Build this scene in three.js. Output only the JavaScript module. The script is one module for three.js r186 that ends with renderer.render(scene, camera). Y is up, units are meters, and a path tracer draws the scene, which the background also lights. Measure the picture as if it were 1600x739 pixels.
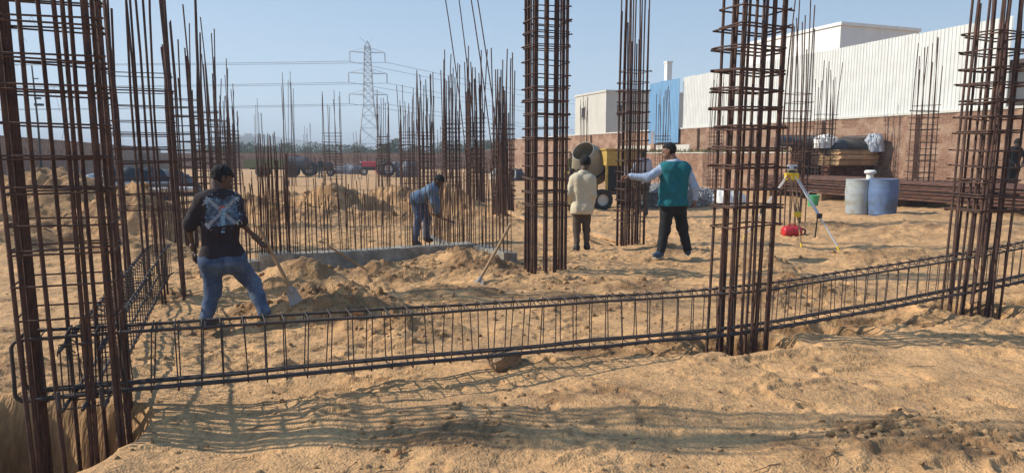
import * as THREE from 'three';
import { mergeGeometries } from 'three/addons/utils/BufferGeometryUtils.js';
import { RoundedBoxGeometry } from 'three/addons/geometries/RoundedBoxGeometry.js';

// ---------------------------------------------------------------- camera, sky, sun, exposure
const EYE = 1.62, FPX = 1066, PITCH = 6.9 * Math.PI / 180;
const scene = new THREE.Scene();
const camera = new THREE.PerspectiveCamera(2 * Math.atan(369.5 / FPX) * 180 / Math.PI, 1024 / 472, 0.05, 6000);
camera.position.set(0, EYE, 0);
camera.rotation.set(-PITCH, 0, 0);
const SUN_EL = 36 * Math.PI / 180;
const sunDir = new THREE.Vector3(-Math.cos(SUN_EL), Math.sin(SUN_EL), -0.03).normalize();   // low-ish sun off to the left
const sun = new THREE.DirectionalLight(new THREE.Color(1.0, 0.93, 0.82), 5);
sun.position.copy(sunDir).multiplyScalar(60).add(new THREE.Vector3(0, 0, -12));
sun.target.position.set(0, 0, -12);
sun.castShadow = true; sun.shadow.radius = 1.3; sun.shadow.mapSize.set(4096, 4096);
Object.assign(sun.shadow.camera, { left: -40, right: 40, top: 40, bottom: -40, near: 1, far: 160 });
scene.add(sun, sun.target);
{ // hazy clear sky: pale at the horizon, bluer upwards and away from the sun
  const W = 512, Hh = 256, data = new Float32Array(W * Hh * 4), d = new THREE.Vector3();
  for (let j = 0; j < Hh; j++) for (let i = 0; i < W; i++) {
    const el = ((j + 0.5) / Hh - 0.5) * Math.PI, az = ((i + 0.5) / W - 0.5) * 2 * Math.PI;
    d.set(Math.cos(el) * Math.cos(az), Math.sin(el), Math.cos(el) * Math.sin(az));
    const c = d.dot(sunDir), s = Math.max(0, Math.sin(el));
    const t = 1 - Math.exp(-s * 3.6), g = 0.5 + 0.5 * c;
    const glow = Math.pow(g, 3.0);
    const hz = [0.66, 0.82, 0.92], zn = [0.075, 0.235, 0.53];
    const o = (j * W + i) * 4;
    for (let k = 0; k < 3; k++) {
      let v = hz[k] + (zn[k] - hz[k]) * t;
      v *= 0.84 + 0.30 * g;
      v += glow * [0.17, 0.15, 0.12][k];
      if (el < 0) v *= 0.75;
      data[o + k] = v;
    }
    data[o + 3] = 1;
  }
  const tex = new THREE.DataTexture(data, W, Hh, THREE.RGBAFormat, THREE.FloatType);
  tex.mapping = THREE.EquirectangularReflectionMapping; tex.magFilter = THREE.LinearFilter; tex.minFilter = THREE.LinearFilter; tex.needsUpdate = true;
  scene.background = tex; scene.environment = tex;
}
scene.fog = new THREE.FogExp2(new THREE.Color(0.66, 0.72, 0.78), 0.0013);
const renderer = new THREE.WebGLRenderer({ antialias: true });
renderer.setSize(1024, 472);
renderer.toneMapping = THREE.LinearToneMapping;
renderer.toneMappingExposure = 1.08;
renderer.shadowMap.enabled = true;

// ---------------------------------------------------------------- helpers
let seed = 20231;
const rnd = () => { seed = (seed * 1664525 + 1013904223) >>> 0; return seed / 4294967296; };
const rr = (a, b) => a + (b - a) * rnd();
const clamp = (x, a, b) => x < a ? a : x > b ? b : x;
const sstep = (a, b, x) => { const t = clamp((x - a) / (b - a), 0, 1); return t * t * (3 - 2 * t); };
const V = (x, y, z) => new THREE.Vector3(x, y, z);
const lin = (r, g, b) => new THREE.Color().setRGB(r, g, b);
const hash = (i, j, s = 0) => { let h = (i * 374761393 + j * 668265263 + s * 2147483647) | 0; h = Math.imul(h ^ (h >>> 13), 1274126177); h ^= h >>> 16; return (h >>> 0) / 4294967296; };
function vnoise(x, y, s = 0, per = 0) {
  const xi = Math.floor(x), yi = Math.floor(y), fx = x - xi, fy = y - yi;
  const w = (a) => per ? ((a % per) + per) % per : a;
  const u = fx * fx * fx * (fx * (fx * 6 - 15) + 10), v = fy * fy * fy * (fy * (fy * 6 - 15) + 10);
  const a = hash(w(xi), w(yi), s), b = hash(w(xi + 1), w(yi), s), c = hash(w(xi), w(yi + 1), s), e = hash(w(xi + 1), w(yi + 1), s);
  return a + (b - a) * u + (c - a) * v + (a - b - c + e) * u * v;
}
function fbm(x, y, oct, s = 0, per = 0) { let a = 0.5, t = 0, n = 0; for (let i = 0; i < oct; i++) { t += a * vnoise(x, y, s + i, per); n += a; a *= 0.5; x *= 2; y *= 2; per *= 2; } return t / n; }
const used = {};
function numbered(n) { const k = used[n] = (used[n] ?? -1) + 1; return k ? n + '_' + String(k).padStart(3, '0') : n; }
function tag(o, label, category, group, kind) {
  if (label) o.userData.label = label; if (category) o.userData.category = category;
  if (group) o.userData.group = group; if (kind) o.userData.kind = kind; return o;
}
function mesh(name, geo, mat, parent = scene) {
  const m = new THREE.Mesh(geo, mat); m.name = parent === scene ? numbered(name) : name;
  m.castShadow = m.receiveShadow = true; parent.add(m); return m;
}
function thing(name, label, category, x = 0, y = 0, d = 0, turn = 0, group) {
  const g = new THREE.Group(); g.name = numbered(name); g.position.set(x, y, -d); g.rotation.y = turn;
  scene.add(g); return tag(g, label, category, group);
}
function tube(pts, r, sides = 6, closed = false, r1 = r) {
  const n = pts.length, pos = [], nor = [], uv = [], idx = [];
  let prevN = null, len = 0; const T = V(), N = V(), B = V();
  const cnt = closed ? n + 1 : n;
  for (let i = 0; i < cnt; i++) {
    const p = pts[i % n], a = pts[closed ? (i - 1 + n) % n : Math.max(0, i - 1)], b = pts[closed ? (i + 1) % n : Math.min(n - 1, i + 1)];
    T.subVectors(b, a).normalize();
    if (!prevN) { prevN = Math.abs(T.y) < 0.9 ? V(0, 1, 0) : V(1, 0, 0); }
    N.copy(prevN).addScaledVector(T, -prevN.dot(T)).normalize(); prevN = N.clone(); B.crossVectors(T, N);
    if (i) len += p.distanceTo(pts[(i - 1) % n]);
    const rad = r + (r1 - r) * i / Math.max(1, cnt - 1);
    for (let j = 0; j <= sides; j++) {
      const t = j / sides * 2 * Math.PI, c = Math.cos(t), s = Math.sin(t);
      const nx = N.x * c + B.x * s, ny = N.y * c + B.y * s, nz = N.z * c + B.z * s;
      pos.push(p.x + nx * rad, p.y + ny * rad, p.z + nz * rad); nor.push(nx, ny, nz); uv.push(j / sides, len);
    }
  }
  for (let i = 0; i < cnt - 1; i++) for (let j = 0; j < sides; j++) {
    const a = i * (sides + 1) + j, b = a + sides + 1; idx.push(a, a + 1, b, b, a + 1, b + 1);
  }
  if (!closed) for (const [i0, sg] of [[0, 1], [cnt - 1, -1]]) {
    const p = pts[i0], c = pos.length / 3; pos.push(p.x, p.y, p.z);
    const q = pts[i0 ? i0 - 1 : 1]; T.subVectors(p, q).normalize(); nor.push(T.x, T.y, T.z); uv.push(0.5, 0);
    for (let j = 0; j < sides; j++) { const a = i0 * (sides + 1) + j; sg > 0 ? idx.push(c, a + 1, a) : idx.push(c, a, a + 1); }
  }
  const g = new THREE.BufferGeometry();
  g.setAttribute('position', new THREE.Float32BufferAttribute(pos, 3)); g.setAttribute('normal', new THREE.Float32BufferAttribute(nor, 3));
  g.setAttribute('uv', new THREE.Float32BufferAttribute(uv, 2)); g.setIndex(idx); return g;
}
const bar = (a, b, r, sides = 6) => tube([V(...a), V(...b)], r, sides);
function box(w, h, l, x = 0, y = 0, z = 0, bev = 0) {
  const g = bev ? new RoundedBoxGeometry(w, h, l, 2, bev) : new THREE.BoxGeometry(w, h, l);
  if (!bev) metreUV(g, w, h, l);
  g.translate(x, y, z); return g;
}
function metreUV(g) { // planar uv in metres by dominant axis
  const p = g.attributes.position, n = g.attributes.normal, u = new Float32Array(p.count * 2);
  for (let i = 0; i < p.count; i++) {
    const ax = Math.abs(n.getX(i)), ay = Math.abs(n.getY(i)), az = Math.abs(n.getZ(i));
    const X = p.getX(i), Y = p.getY(i), Z = p.getZ(i);
    if (ay > ax && ay > az) { u[2 * i] = X; u[2 * i + 1] = Z; } else if (ax > az) { u[2 * i] = Z; u[2 * i + 1] = Y; } else { u[2 * i] = X; u[2 * i + 1] = Y; }
  }
  g.setAttribute('uv', new THREE.BufferAttribute(u, 2)); return g;
}
const xf = (g, x, y, z, ry = 0, rx = 0, rz = 0) => { if (rx) g.rotateX(rx); if (rz) g.rotateZ(rz); if (ry) g.rotateY(ry); g.translate(x, y, z); return g; };
const merge = (a) => mergeGeometries(a.map(g => { const q = g.index ? g.toNonIndexed() : g; for (const k of Object.keys(q.attributes)) if (!['position', 'normal', 'uv'].includes(k)) q.deleteAttribute(k); return q; }));
const lathe = (pts, seg = 24) => new THREE.LatheGeometry(pts.map(([x, y]) => new THREE.Vector2(x, y)), seg);
// site survey: where the line of sight through a photo position meets level y / distance d
function ray(px, py) { const x = (px - 800) / FPX, y = -(py - 369.5) / FPX, c = Math.cos(PITCH), s = Math.sin(PITCH); return [x, y * c - s, c + y * s]; }
function onGround(px, py, y = 0) { const [a, b, c] = ray(px, py), t = (y - EYE) / b; return [a * t, c * t]; }
function atDist(px, py, d) { const [a, b, c] = ray(px, py), t = d / c; return [a * t, EYE + b * t, d]; }

// textures
function tex(n, fn, srgb = true, rep = 1) {
  const a = new Uint8Array(n * n * 4);
  for (let j = 0; j < n; j++) for (let i = 0; i < n; i++) { const c = fn(i / n, j / n), o = (j * n + i) * 4; for (let k = 0; k < 3; k++) a[o + k] = clamp(Math.round((Array.isArray(c) ? c[k] : c) * 255), 0, 255); a[o + 3] = 255; }
  const t = new THREE.DataTexture(a, n, n); t.wrapS = t.wrapT = THREE.RepeatWrapping; t.magFilter = THREE.LinearFilter; t.minFilter = THREE.LinearMipmapLinearFilter; t.generateMipmaps = true;
  if (srgb) t.colorSpace = THREE.SRGBColorSpace; t.repeat.set(rep, rep); t.needsUpdate = true; return t;
}
const mix = (a, b, t) => a.map((v, i) => v + (b[i] - v) * t);
const std = (color, o = {}) => new THREE.MeshStandardMaterial({ color, roughness: 0.85, ...o });

// ---------------------------------------------------------------- materials
const sandMap = tex(1024, (u, v) => {
  const f = fbm(u * 8, v * 8, 5, 3, 8), g = fbm(u * 128, v * 128, 2, 9, 128), k = fbm(u * 24, v * 24, 3, 21, 24);
  const c = 0.80 + 0.22 * (f - 0.5) + 0.20 * (g - 0.5) - (k > 0.66 ? (k - 0.66) * 0.9 : 0);
  return [c * 1.02, c * 0.995, c * 0.96];
}, true);
const sandBump = tex(1024, (u, v) => {
  const w = fbm(u * 6, v * 6, 3, 40, 6) * 0.35;
  const r = Math.abs(vnoise((u + w) * 14, (v + w) * 14, 51, 0) - 0.5);
  return 0.45 * fbm(u * 10, v * 10, 5, 33, 10) + 0.35 * fbm(u * 40, v * 40, 4, 77, 40) + 0.2 * fbm(u * 160, v * 160, 2, 61, 160) + 0.0 * r;
}, false);
sandMap.repeat.set(1 / 2.3, 1 / 2.3); sandBump.repeat.set(1 / 1.37, 1 / 1.37);
const M = {};
M.sand = new THREE.MeshStandardMaterial({ map: sandMap, bumpMap: sandBump, bumpScale: 0.03, roughness: 0.97, vertexColors: true });
const rustMap = tex(512, (u, v) => { const f = fbm(u * 6, v * 6, 5, 5, 6), g = fbm(u * 40, v * 40, 3, 15, 40); const t = clamp((f - 0.32) * 2.2, 0, 1), q = 0.78 + 0.5 * (g - 0.5); return mix([0.34, 0.245, 0.21], [0.55, 0.385, 0.30], t).map(c => c * q); });
rustMap.repeat.set(1, 1.7);
const ribBump = tex(64, (u, v) => { const a = (v * 1 + u * 0.5) % 1; return Math.abs(((u * 2) % 1) - 0.5) < 0.08 ? 0.9 : (a < 0.32 ? 0.9 : 0.15); }, false);
ribBump.repeat.set(1, 55);
M.rust = new THREE.MeshStandardMaterial({ map: rustMap, bumpMap: ribBump, bumpScale: 0.0032, roughness: 0.72, metalness: 0.1 });
M.ironBrown = new THREE.MeshStandardMaterial({ color: lin(0.07, 0.05, 0.042), roughness: 0.75 });
M.rustFar = new THREE.MeshStandardMaterial({ map: rustMap, roughness: 0.85, metalness: 0.1 });
M.rustThin = new THREE.MeshStandardMaterial({ map: rustMap, color: lin(1.15, 1.0, 0.9), roughness: 0.85 });
M.steel = new THREE.MeshStandardMaterial({ map: tex(256, (u, v) => { const f = fbm(u * 8, v * 8, 4, 6, 8); return mix([0.245, 0.22, 0.21], [0.36, 0.30, 0.265], clamp((f - 0.35) * 2.5, 0, 1)); }), bumpMap: ribBump, bumpScale: 0.0014, roughness: 0.82, metalness: 0.0 });
const concMap = tex(512, (u, v) => { const f = fbm(u * 5, v * 5, 5, 8, 5), g = fbm(u * 60, v * 60, 2, 18, 60), k = fbm(u * 14, v * 3, 4, 28, 0); const c = 0.58 + 0.26 * (f - 0.5) + 0.14 * (g - 0.5); return k > 0.58 ? [c * 1.06, c * 1.04, c * 0.99] : [c, c * 0.97, c * 0.91]; });
M.conc = std(lin(1.0, 0.94, 0.86), { map: concMap, bumpMap: concMap, bumpScale: 0.006, roughness: 0.95 });
const brickMap = (() => { // far brickwork: courses are a few pixels at this distance
  const n = 512; return tex(n, (u, v) => {
    const rows = 24, r = Math.floor(v * rows), off = (r % 2) * 0.5, cu = u * 8 + off, c = Math.floor(cu);
    const fv = v * rows - r, fu = cu - c; const m = fv < 0.16 || fu < 0.07;
    const h = hash(c % 8, r, 4), f = fbm(u * 5, v * 5, 4, 44, 5), g = fbm(u * 60, v * 60, 2, 19, 60);
    if (m) return mix([0.56, 0.45, 0.37], [0.66, 0.55, 0.46], g);
    const b = mix([0.62, 0.45, 0.36], [0.72, 0.56, 0.46], h); const k = 0.82 + 0.36 * (f - 0.2) * 0.9 + 0.3 * (g - 0.5);
    return mix(b, [0.75, 0.66, 0.56], f > 0.45 ? Math.min(0.55, (f - 0.45) * 3.5) : 0).map(x => x * k * 0.93);
  });
})();
brickMap.repeat.set(1 / 1.9, 1 / 1.9);
M.brick = std(lin(0.86, 0.84, 0.82), { map: brickMap, bumpMap: brickMap, bumpScale: 0.01, roughness: 0.95 });
const plaster = tex(512, (u, v) => { const f = fbm(u * 4, v * 4, 5, 31, 4), g = fbm(u * 30, v * 6, 4, 32, 0); const c = 0.95 + 0.10 * (f - 0.5) + 0.06 * (g - 0.5); return [c, c * 0.995, c * 0.975]; });
plaster.repeat.set(1 / 6, 1 / 6);
M.white = std(lin(0.86, 0.86, 0.84), { map: plaster, roughness: 0.85 });
M.greyRender = std(lin(0.60, 0.58, 0.53), { map: plaster, roughness: 0.95 });
const streak = tex(256, (u, v) => { const f = fbm(u * 30, v * 2, 3, 71, 0), g = fbm(u * 5, v * 5, 4, 72, 5); const c = 0.93 - 0.10 * clamp(f - 0.45, 0, 1) - 0.08 * (g - 0.3); return c; });
streak.repeat.set(0.5, 0.5);
M.sheetWhite = std(lin(0.80, 0.81, 0.76), { map: streak, roughness: 0.45, metalness: 0.0 });
M.sheetBlue = std(lin(0.22, 0.44, 0.68), { map: streak, roughness: 0.5 });
M.dark = std(lin(0.02, 0.02, 0.022), { roughness: 0.6 });
M.black = std(lin(0.008, 0.008, 0.009), { roughness: 0.7 });
const woodMap = tex(512, (u, v) => { const g = fbm(u * 40, v * 3, 4, 81, 0), f = fbm(u * 4, v * 4, 3, 82, 4); const c = 0.75 + 0.3 * (g - 0.5) + 0.2 * (f - 0.5); return [c, c * 0.83, c * 0.62]; });
M.wood = std(lin(0.85, 0.8, 0.75), { map: woodMap, roughness: 0.85 });
M.woodOld = std(lin(0.5, 0.47, 0.44), { map: woodMap, roughness: 0.9 });
M.alu = std(lin(0.60, 0.60, 0.60), { roughness: 0.4, metalness: 0.35 });
M.yellow = std(lin(0.72, 0.50, 0.02), { roughness: 0.5 });
M.redP = std(lin(0.50, 0.02, 0.025), { roughness: 0.45 });
M.green = std(lin(0.06, 0.34, 0.14), { roughness: 0.55 });
M.tyre = std(lin(0.03, 0.028, 0.026), { roughness: 0.9 });
M.lightGrey = std(lin(0.55, 0.55, 0.54), { roughness: 0.6 });
const grime = tex(256, (u, v) => { const f = fbm(u * 6, v * 6, 5, 91, 6), g = fbm(u * 30, v * 12, 3, 92, 0); return mix([0.9, 0.9, 0.9], [0.80, 0.74, 0.64], clamp((f + 0.5 * g - 0.6) * 2.0, 0, 1)); });

// ---------------------------------------------------------------- plan: columns stand on a grid turned about 22 degrees
const U = V(0.924, 0, -0.382), Wd = V(-0.382, 0, -0.924), GRID = Math.atan2(0.382, 0.924);
const CA = [-2.58, 3.95], CB = [1.98, 5.85], CC = [4.77, 6.95], CD = [-4.03, 7.6], CE = [0.45, 9.15], CF = [2.12, 12.1];

// ---------------------------------------------------------------- ground
const mounds = [ // x, d, height, rx, rd, roughness
  [-0.78, 9.55, 0.30, 0.62, 0.45, 0.5], [-0.35, 9.2, 0.12, 0.6, 0.4, 1], [-1.75, 8.8, 0.27, 0.55, 0.35, 1], [-2.55, 8.15, 0.38, 0.55, 0.42, 0.7], [-1.65, 6.6, 0.38, 0.62, 0.42, 1], [-2.5, 6.75, 0.18, 0.5, 0.4, 1], [-0.95, 6.0, 0.17, 0.5, 0.35, 1],
  [-0.3, 7.7, 0.10, 0.9, 0.4, 0.8], [3.3, 8.0, 0.20, 0.65, 0.45, 0.8], [2.7, 7.4, 0.10, 0.5, 0.4, 0.8], [0.9, 7.2, 0.08, 0.7, 0.4, 0.8], [5.6, 10.6, 0.14, 1.1, 0.5, 0.6], [3.6, 9.7, 0.13, 0.5, 0.35, 0.8], [1.3, 8.2, 0.08, 0.8, 0.4, .8],
  [-9.6, 14.3, 1.35, 2.3, 1.5, 1], [-7.0, 12.6, 1.0, 1.2, 1.0, 1], [-5.9, 10.4, 0.35, 0.8, 0.6, 1], [-12.5, 16, 1.3, 2.2, 1.6, 1], [-8.9, 11.5, 0.6, 1.4, 0.7, 1], [-4.9, 18.6, 0.85, 1.3, 0.9, 1], [-2.0, 19.5, 0.8, 1.1, 0.8, 1], [-3.6, 21.5, 0.7, 1.5, 0.8, 1], [-6.4, 16.6, 0.6, 0.9, 0.7, 1], [-7.5, 22, 0.5, 1.6, 1.1, 1], [-3.4, 16.6, 0.25, 1.4, 0.6, 1], [-0.6, 15.5, 0.22, 0.8, 0.5, 1], [0.4, 19, 0.3, 0.9, 0.6, 1], [-5.0, 16.2, 0.3, 0.9, 0.7, 1],
  [2.6, 11.3, 0.12, 0.4, 0.3, 0.7], [6.6, 14.6, 0.14, 1.2, 0.6, 0.6], [8.4, 13.2, 0.16, 1.3, 0.6, 0.6], [10.5, 16, 0.12, 1.2, 0.7, 0.6], [0.55, 4.35, 0.03, 0.45, 0.2, 1], [-0.4, 3.75, 0.035, 0.4, 0.22, 1], [2.35, 3.65, 0.045, 0.5, 0.25, 1], [1.75, 3.55, 0.03, 0.3, 0.2, 1], [-1.9, 3.1, 0.05, 0.6, 0.3, 0.2], [-3.7, 4.6, 0.15, 0.7, 0.5, 0.4],
  [0.1, 4.05, 0.05, 1.6, 0.3, 0.2], [2.6, 4.5, 0.04, 1.2, 0.3, 0.2]
];
const pits = [[-2.80, 3.45, 0.62, 0.60, 0.74, 0.25, 1], [1.98, 5.78, 0.24, 0.46, 0.42, 0.35], [1.1, 5.5, 0.05, 0.8, 0.22, 0], [2.75, 6.1, 0.09, 0.6, 0.26, 0.3], [3.6, 6.42, 0.06, 0.6, 0.22, 0.3], [-2.6, 6.4, 0.075, 0.75, 0.5, 0], [4.75, 6.88, 0.17, 0.42, 0.30], [5.6, 7.2, 0.08, .5, .22], [-4.0, 7.55, 0.07, 0.4, 0.3], [-3.1, 18.3, 0.25, 1.5, 0.5], [-5.6, 18.0, 0.25, 0.8, 0.5], [-1.2, 17.8, 0.2, 0.7, 0.4]];
const dents = []; // trodden prints and scuffs
for (let i = 0; i < 2400; i++) { const d = 2.8 + 12 * Math.pow(rnd(), 1.3), x = rr(-1, 1) * (1.5 + d * 0.85), big = rnd() < 0.22, a = big ? rr(0, 6.28) : rr(-0.3, 0.9), nr = 0.45 + 0.55 * sstep(6, 9, d); dents.push([x, d, Math.cos(a), Math.sin(a), big ? rr(0.09, 0.14) : rr(0.05, 0.24), big ? rr(0.04, 0.055) : rr(0.015, 0.04), nr * (big ? rr(0.012, 0.03) : rr(-0.012, 0.014))]); }
for (let t = 0; t < 22; t++) { // walked trails: sole and heel of each step
  let x = rr(-5, 6), d = rr(3, 12), a = rr(0, 6.28); for (let k = 0; k < 9; k++) { a += rr(-.25, .25); x += Math.cos(a) * 0.36; d += Math.sin(a) * 0.36; if (d < 3 || d > 14 || (d < 5 && x < -1.6)) continue; const o = (k % 2 ? 1 : -1) * 0.09, c = Math.cos(a + o * 2), n = Math.sin(a + o * 2), fx = x - Math.sin(a) * o, fd = d + Math.cos(a) * o, dp = rr(0.012, 0.022); dents.push([fx + c * 0.045, fd + n * 0.045, c, n, 0.085, 0.044, dp], [fx - c * 0.085, fd - n * 0.085, c, n, 0.042, 0.036, dp * 1.1]); }
}
const cell = new Map();
dents.forEach((e, k) => { const i0 = Math.floor((e[0] - 0.3) * 2), i1 = Math.floor((e[0] + 0.3) * 2), j0 = Math.floor((e[1] - 0.3) * 2), j1 = Math.floor((e[1] + 0.3) * 2); for (let i = i0; i <= i1; i++) for (let j = j0; j <= j1; j++) { const q = i * 1000 + j; if (!cell.has(q)) cell.set(q, []); cell.get(q).push(k); } });
let dug = 0; // how much the soil is turned over here (read by the colouring)
function H(x, d) {
  const far = sstep(12, 40, Math.hypot(x, d));
  let y = 0.085 * (fbm(x * 0.55 + 7, d * 0.55, 3, 101) - 0.5) + 0.055 * (fbm(x * 1.9, d * 2.4, 3, 111) - 0.5) * 1.1;
  dug = 0;
  const near = 1 - sstep(14, 30, d);
  const rough = sstep(6.6, 8.5, d - 0.25 * x) ;
  y += rough * near * 0.17 * (fbm(x * 1.1, d * 1.3, 4, 131) - 0.5);
  if (near > 0) { const t = fbm(x * 4.2 + fbm(x, d, 2, 5), d * 5, 3, 121); y += near * 0.030 * (t - 0.5); const w = fbm(x * 0.9, d * 0.9, 2, 127), rg = Math.abs(2 * fbm(x * 2.2 + d * 0.9 + w * 3, d * 4.6 - x * 1.2, 3, 128) - 1); y += near * 0.034 * (0.22 - Math.min(0.22, rg)) / 0.22 * clamp((w - 0.38) * 5, 0, 1); y += near * 0.036 * rough * (fbm(x * 9, d * 9, 3, 123) - 0.5); }
  for (const m of mounds) {
    const ax = (x - m[0]) / m[3], ad = (d - m[1]) / m[4]; let q = ax * ax + ad * ad; if (q > 6) continue;
    q *= 0.75 + 0.7 * fbm(x * 2.3 + m[0], d * 2.3, 3, 140);
    const f = q < 1 ? (1 - Math.sqrt(q) * 0.55) * (1 - q * 0.22) : Math.max(0, 0.351 * Math.exp(-(q - 1) * 1.5));
    y += m[2] * f + Math.min(0.5, m[2]) * 0.65 * m[5] * f * (fbm(x * 6, d * 7, 4, 150) - 0.5);
    dug = Math.max(dug, f * m[5]);
  }
  for (const p of pits) {
    const q = (p[6] ? Math.pow(Math.pow(Math.abs(x - p[0]) / p[3], 4) + Math.pow(Math.abs(d - p[1]) / p[4], 4), 0.25) : Math.hypot((x - p[0]) / p[3], (d - p[1]) / p[4])) + (p[6] ? 0.16 : 0.5) * (fbm(x * 3, d * 3, 3, 160) - 0.5);
    if (q < 1.6) { const f = p[6] ? 1 - sstep(0.80, 1.07, q) : 1 - sstep(0.62, 1.12, q); y -= p[2] * f; y += 0.06 * (p[5] ?? 1) * Math.min(1, p[2] / 0.2) * Math.exp(-Math.pow((q - 1.28) / 0.2, 2)); dug = Math.max(dug, f * 0.8); }
  }
  if (d > 2 && d < 15) {
    const L = cell.get(Math.floor(x * 2) * 1000 + Math.floor(d * 2));
    if (L) for (const k of L) { const e = dents[k], dx = x - e[0], dd = d - e[1], a = (dx * e[2] + dd * e[3]) / e[4], b = (-dx * e[3] + dd * e[2]) / e[5], q = a * a + b * b; if (q < 4) y -= e[6] * (1 - sstep(0.45, 1.15, q) - 0.4 * Math.exp(-Math.pow(q - 1.5, 2) * 4)); }
  }
  // raised ground on the right by the wall, sand bank on the left, fields falling away
  y += 0.16 * sstep(5.5, 9.5, x) * sstep(11, 15, d);
  y -= 0.42 * sstep(30, 60, d);
  y += far * 0.10 * (fbm(x * 0.12, d * 0.12, 3, 170) - 0.5) * (1 - sstep(80, 200, d));
  return y;
}
{
  const axis = (parts) => { const a = [parts[0][0]]; for (const [x0, x1, st, gr] of parts) { let x = x0, s = st; while (x < x1 - 1e-6) { x = Math.min(x1, x + s); a.push(x); s *= gr; } } return a; };
  const xp = axis([[0, 5.2, 0.021, 1], [5.2, 12, 0.04, 1.006], [12, 1500, 0.2, 1.13]]);
  const xs = [...xp.slice(1).reverse().map(v => -v), ...xp];
  const neg = axis([[0, 1200, 0.25, 1.22]]).slice(1).reverse().map(v => 2.6 - v);
  const ds = [...neg, ...axis([[2.6, 8, 0.018, 1], [8, 14, 0.03, 1.003], [14, 40, 0.08, 1.02], [40, 3000, 1, 1.12]])];
  const nx = xs.length, nd = ds.length, pos = new Float32Array(nx * nd * 3), uv = new Float32Array(nx * nd * 2), col = new Float32Array(nx * nd * 3);
  for (let j = 0; j < nd; j++) for (let i = 0; i < nx; i++) {
    const o = j * nx + i, x = xs[i], d = ds[j];
    pos[3 * o] = x; pos[3 * o + 1] = H(x, d); pos[3 * o + 2] = -d; uv[2 * o] = x; uv[2 * o + 1] = d;
    const dg = clamp(dug * 2.2, 0, 1) * clamp((fbm(x * 4, d * 4, 4, 181) - 0.34) * 4.5, 0, 1), w = fbm(x * 0.8, d * 0.8, 4, 182), g = fbm(x * 14, d * 14, 2, 183);
    const moist = clamp((w - 0.54) * 3, 0, 1) * 0.30 + clamp((g - 0.6) * 3, 0, 1) * 0.22;
    const fieldG = sstep(85, 120, d) * 0.7;
    let c = mix([0.81, 0.49, 0.23], [0.36, 0.205, 0.092], clamp(0.85 * dg + moist, 0, 1));
    c = mix(c, [0.12, 0.14, 0.06], fieldG);
    for (let k = 0; k < 3; k++) col[3 * o + k] = c[k];
  }
  const idx = new Uint32Array((nx - 1) * (nd - 1) * 6); let q = 0;
  for (let j = 0; j < nd - 1; j++) for (let i = 0; i < nx - 1; i++) { const a = j * nx + i, b = a + 1, c = a + nx, e = c + 1; idx[q++] = a; idx[q++] = b; idx[q++] = e; idx[q++] = a; idx[q++] = e; idx[q++] = c; }
  const g = new THREE.BufferGeometry(); g.setAttribute('position', new THREE.BufferAttribute(pos, 3)); g.setAttribute('uv', new THREE.BufferAttribute(uv, 2)); g.setAttribute('color', new THREE.BufferAttribute(col, 3)); g.setIndex(new THREE.BufferAttribute(idx, 1)); g.computeVertexNormals();
  tag(mesh('sandy_ground', g, M.sand), 'trodden bare sandy ground of the building site', 'ground', null, 'structure');

}
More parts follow.
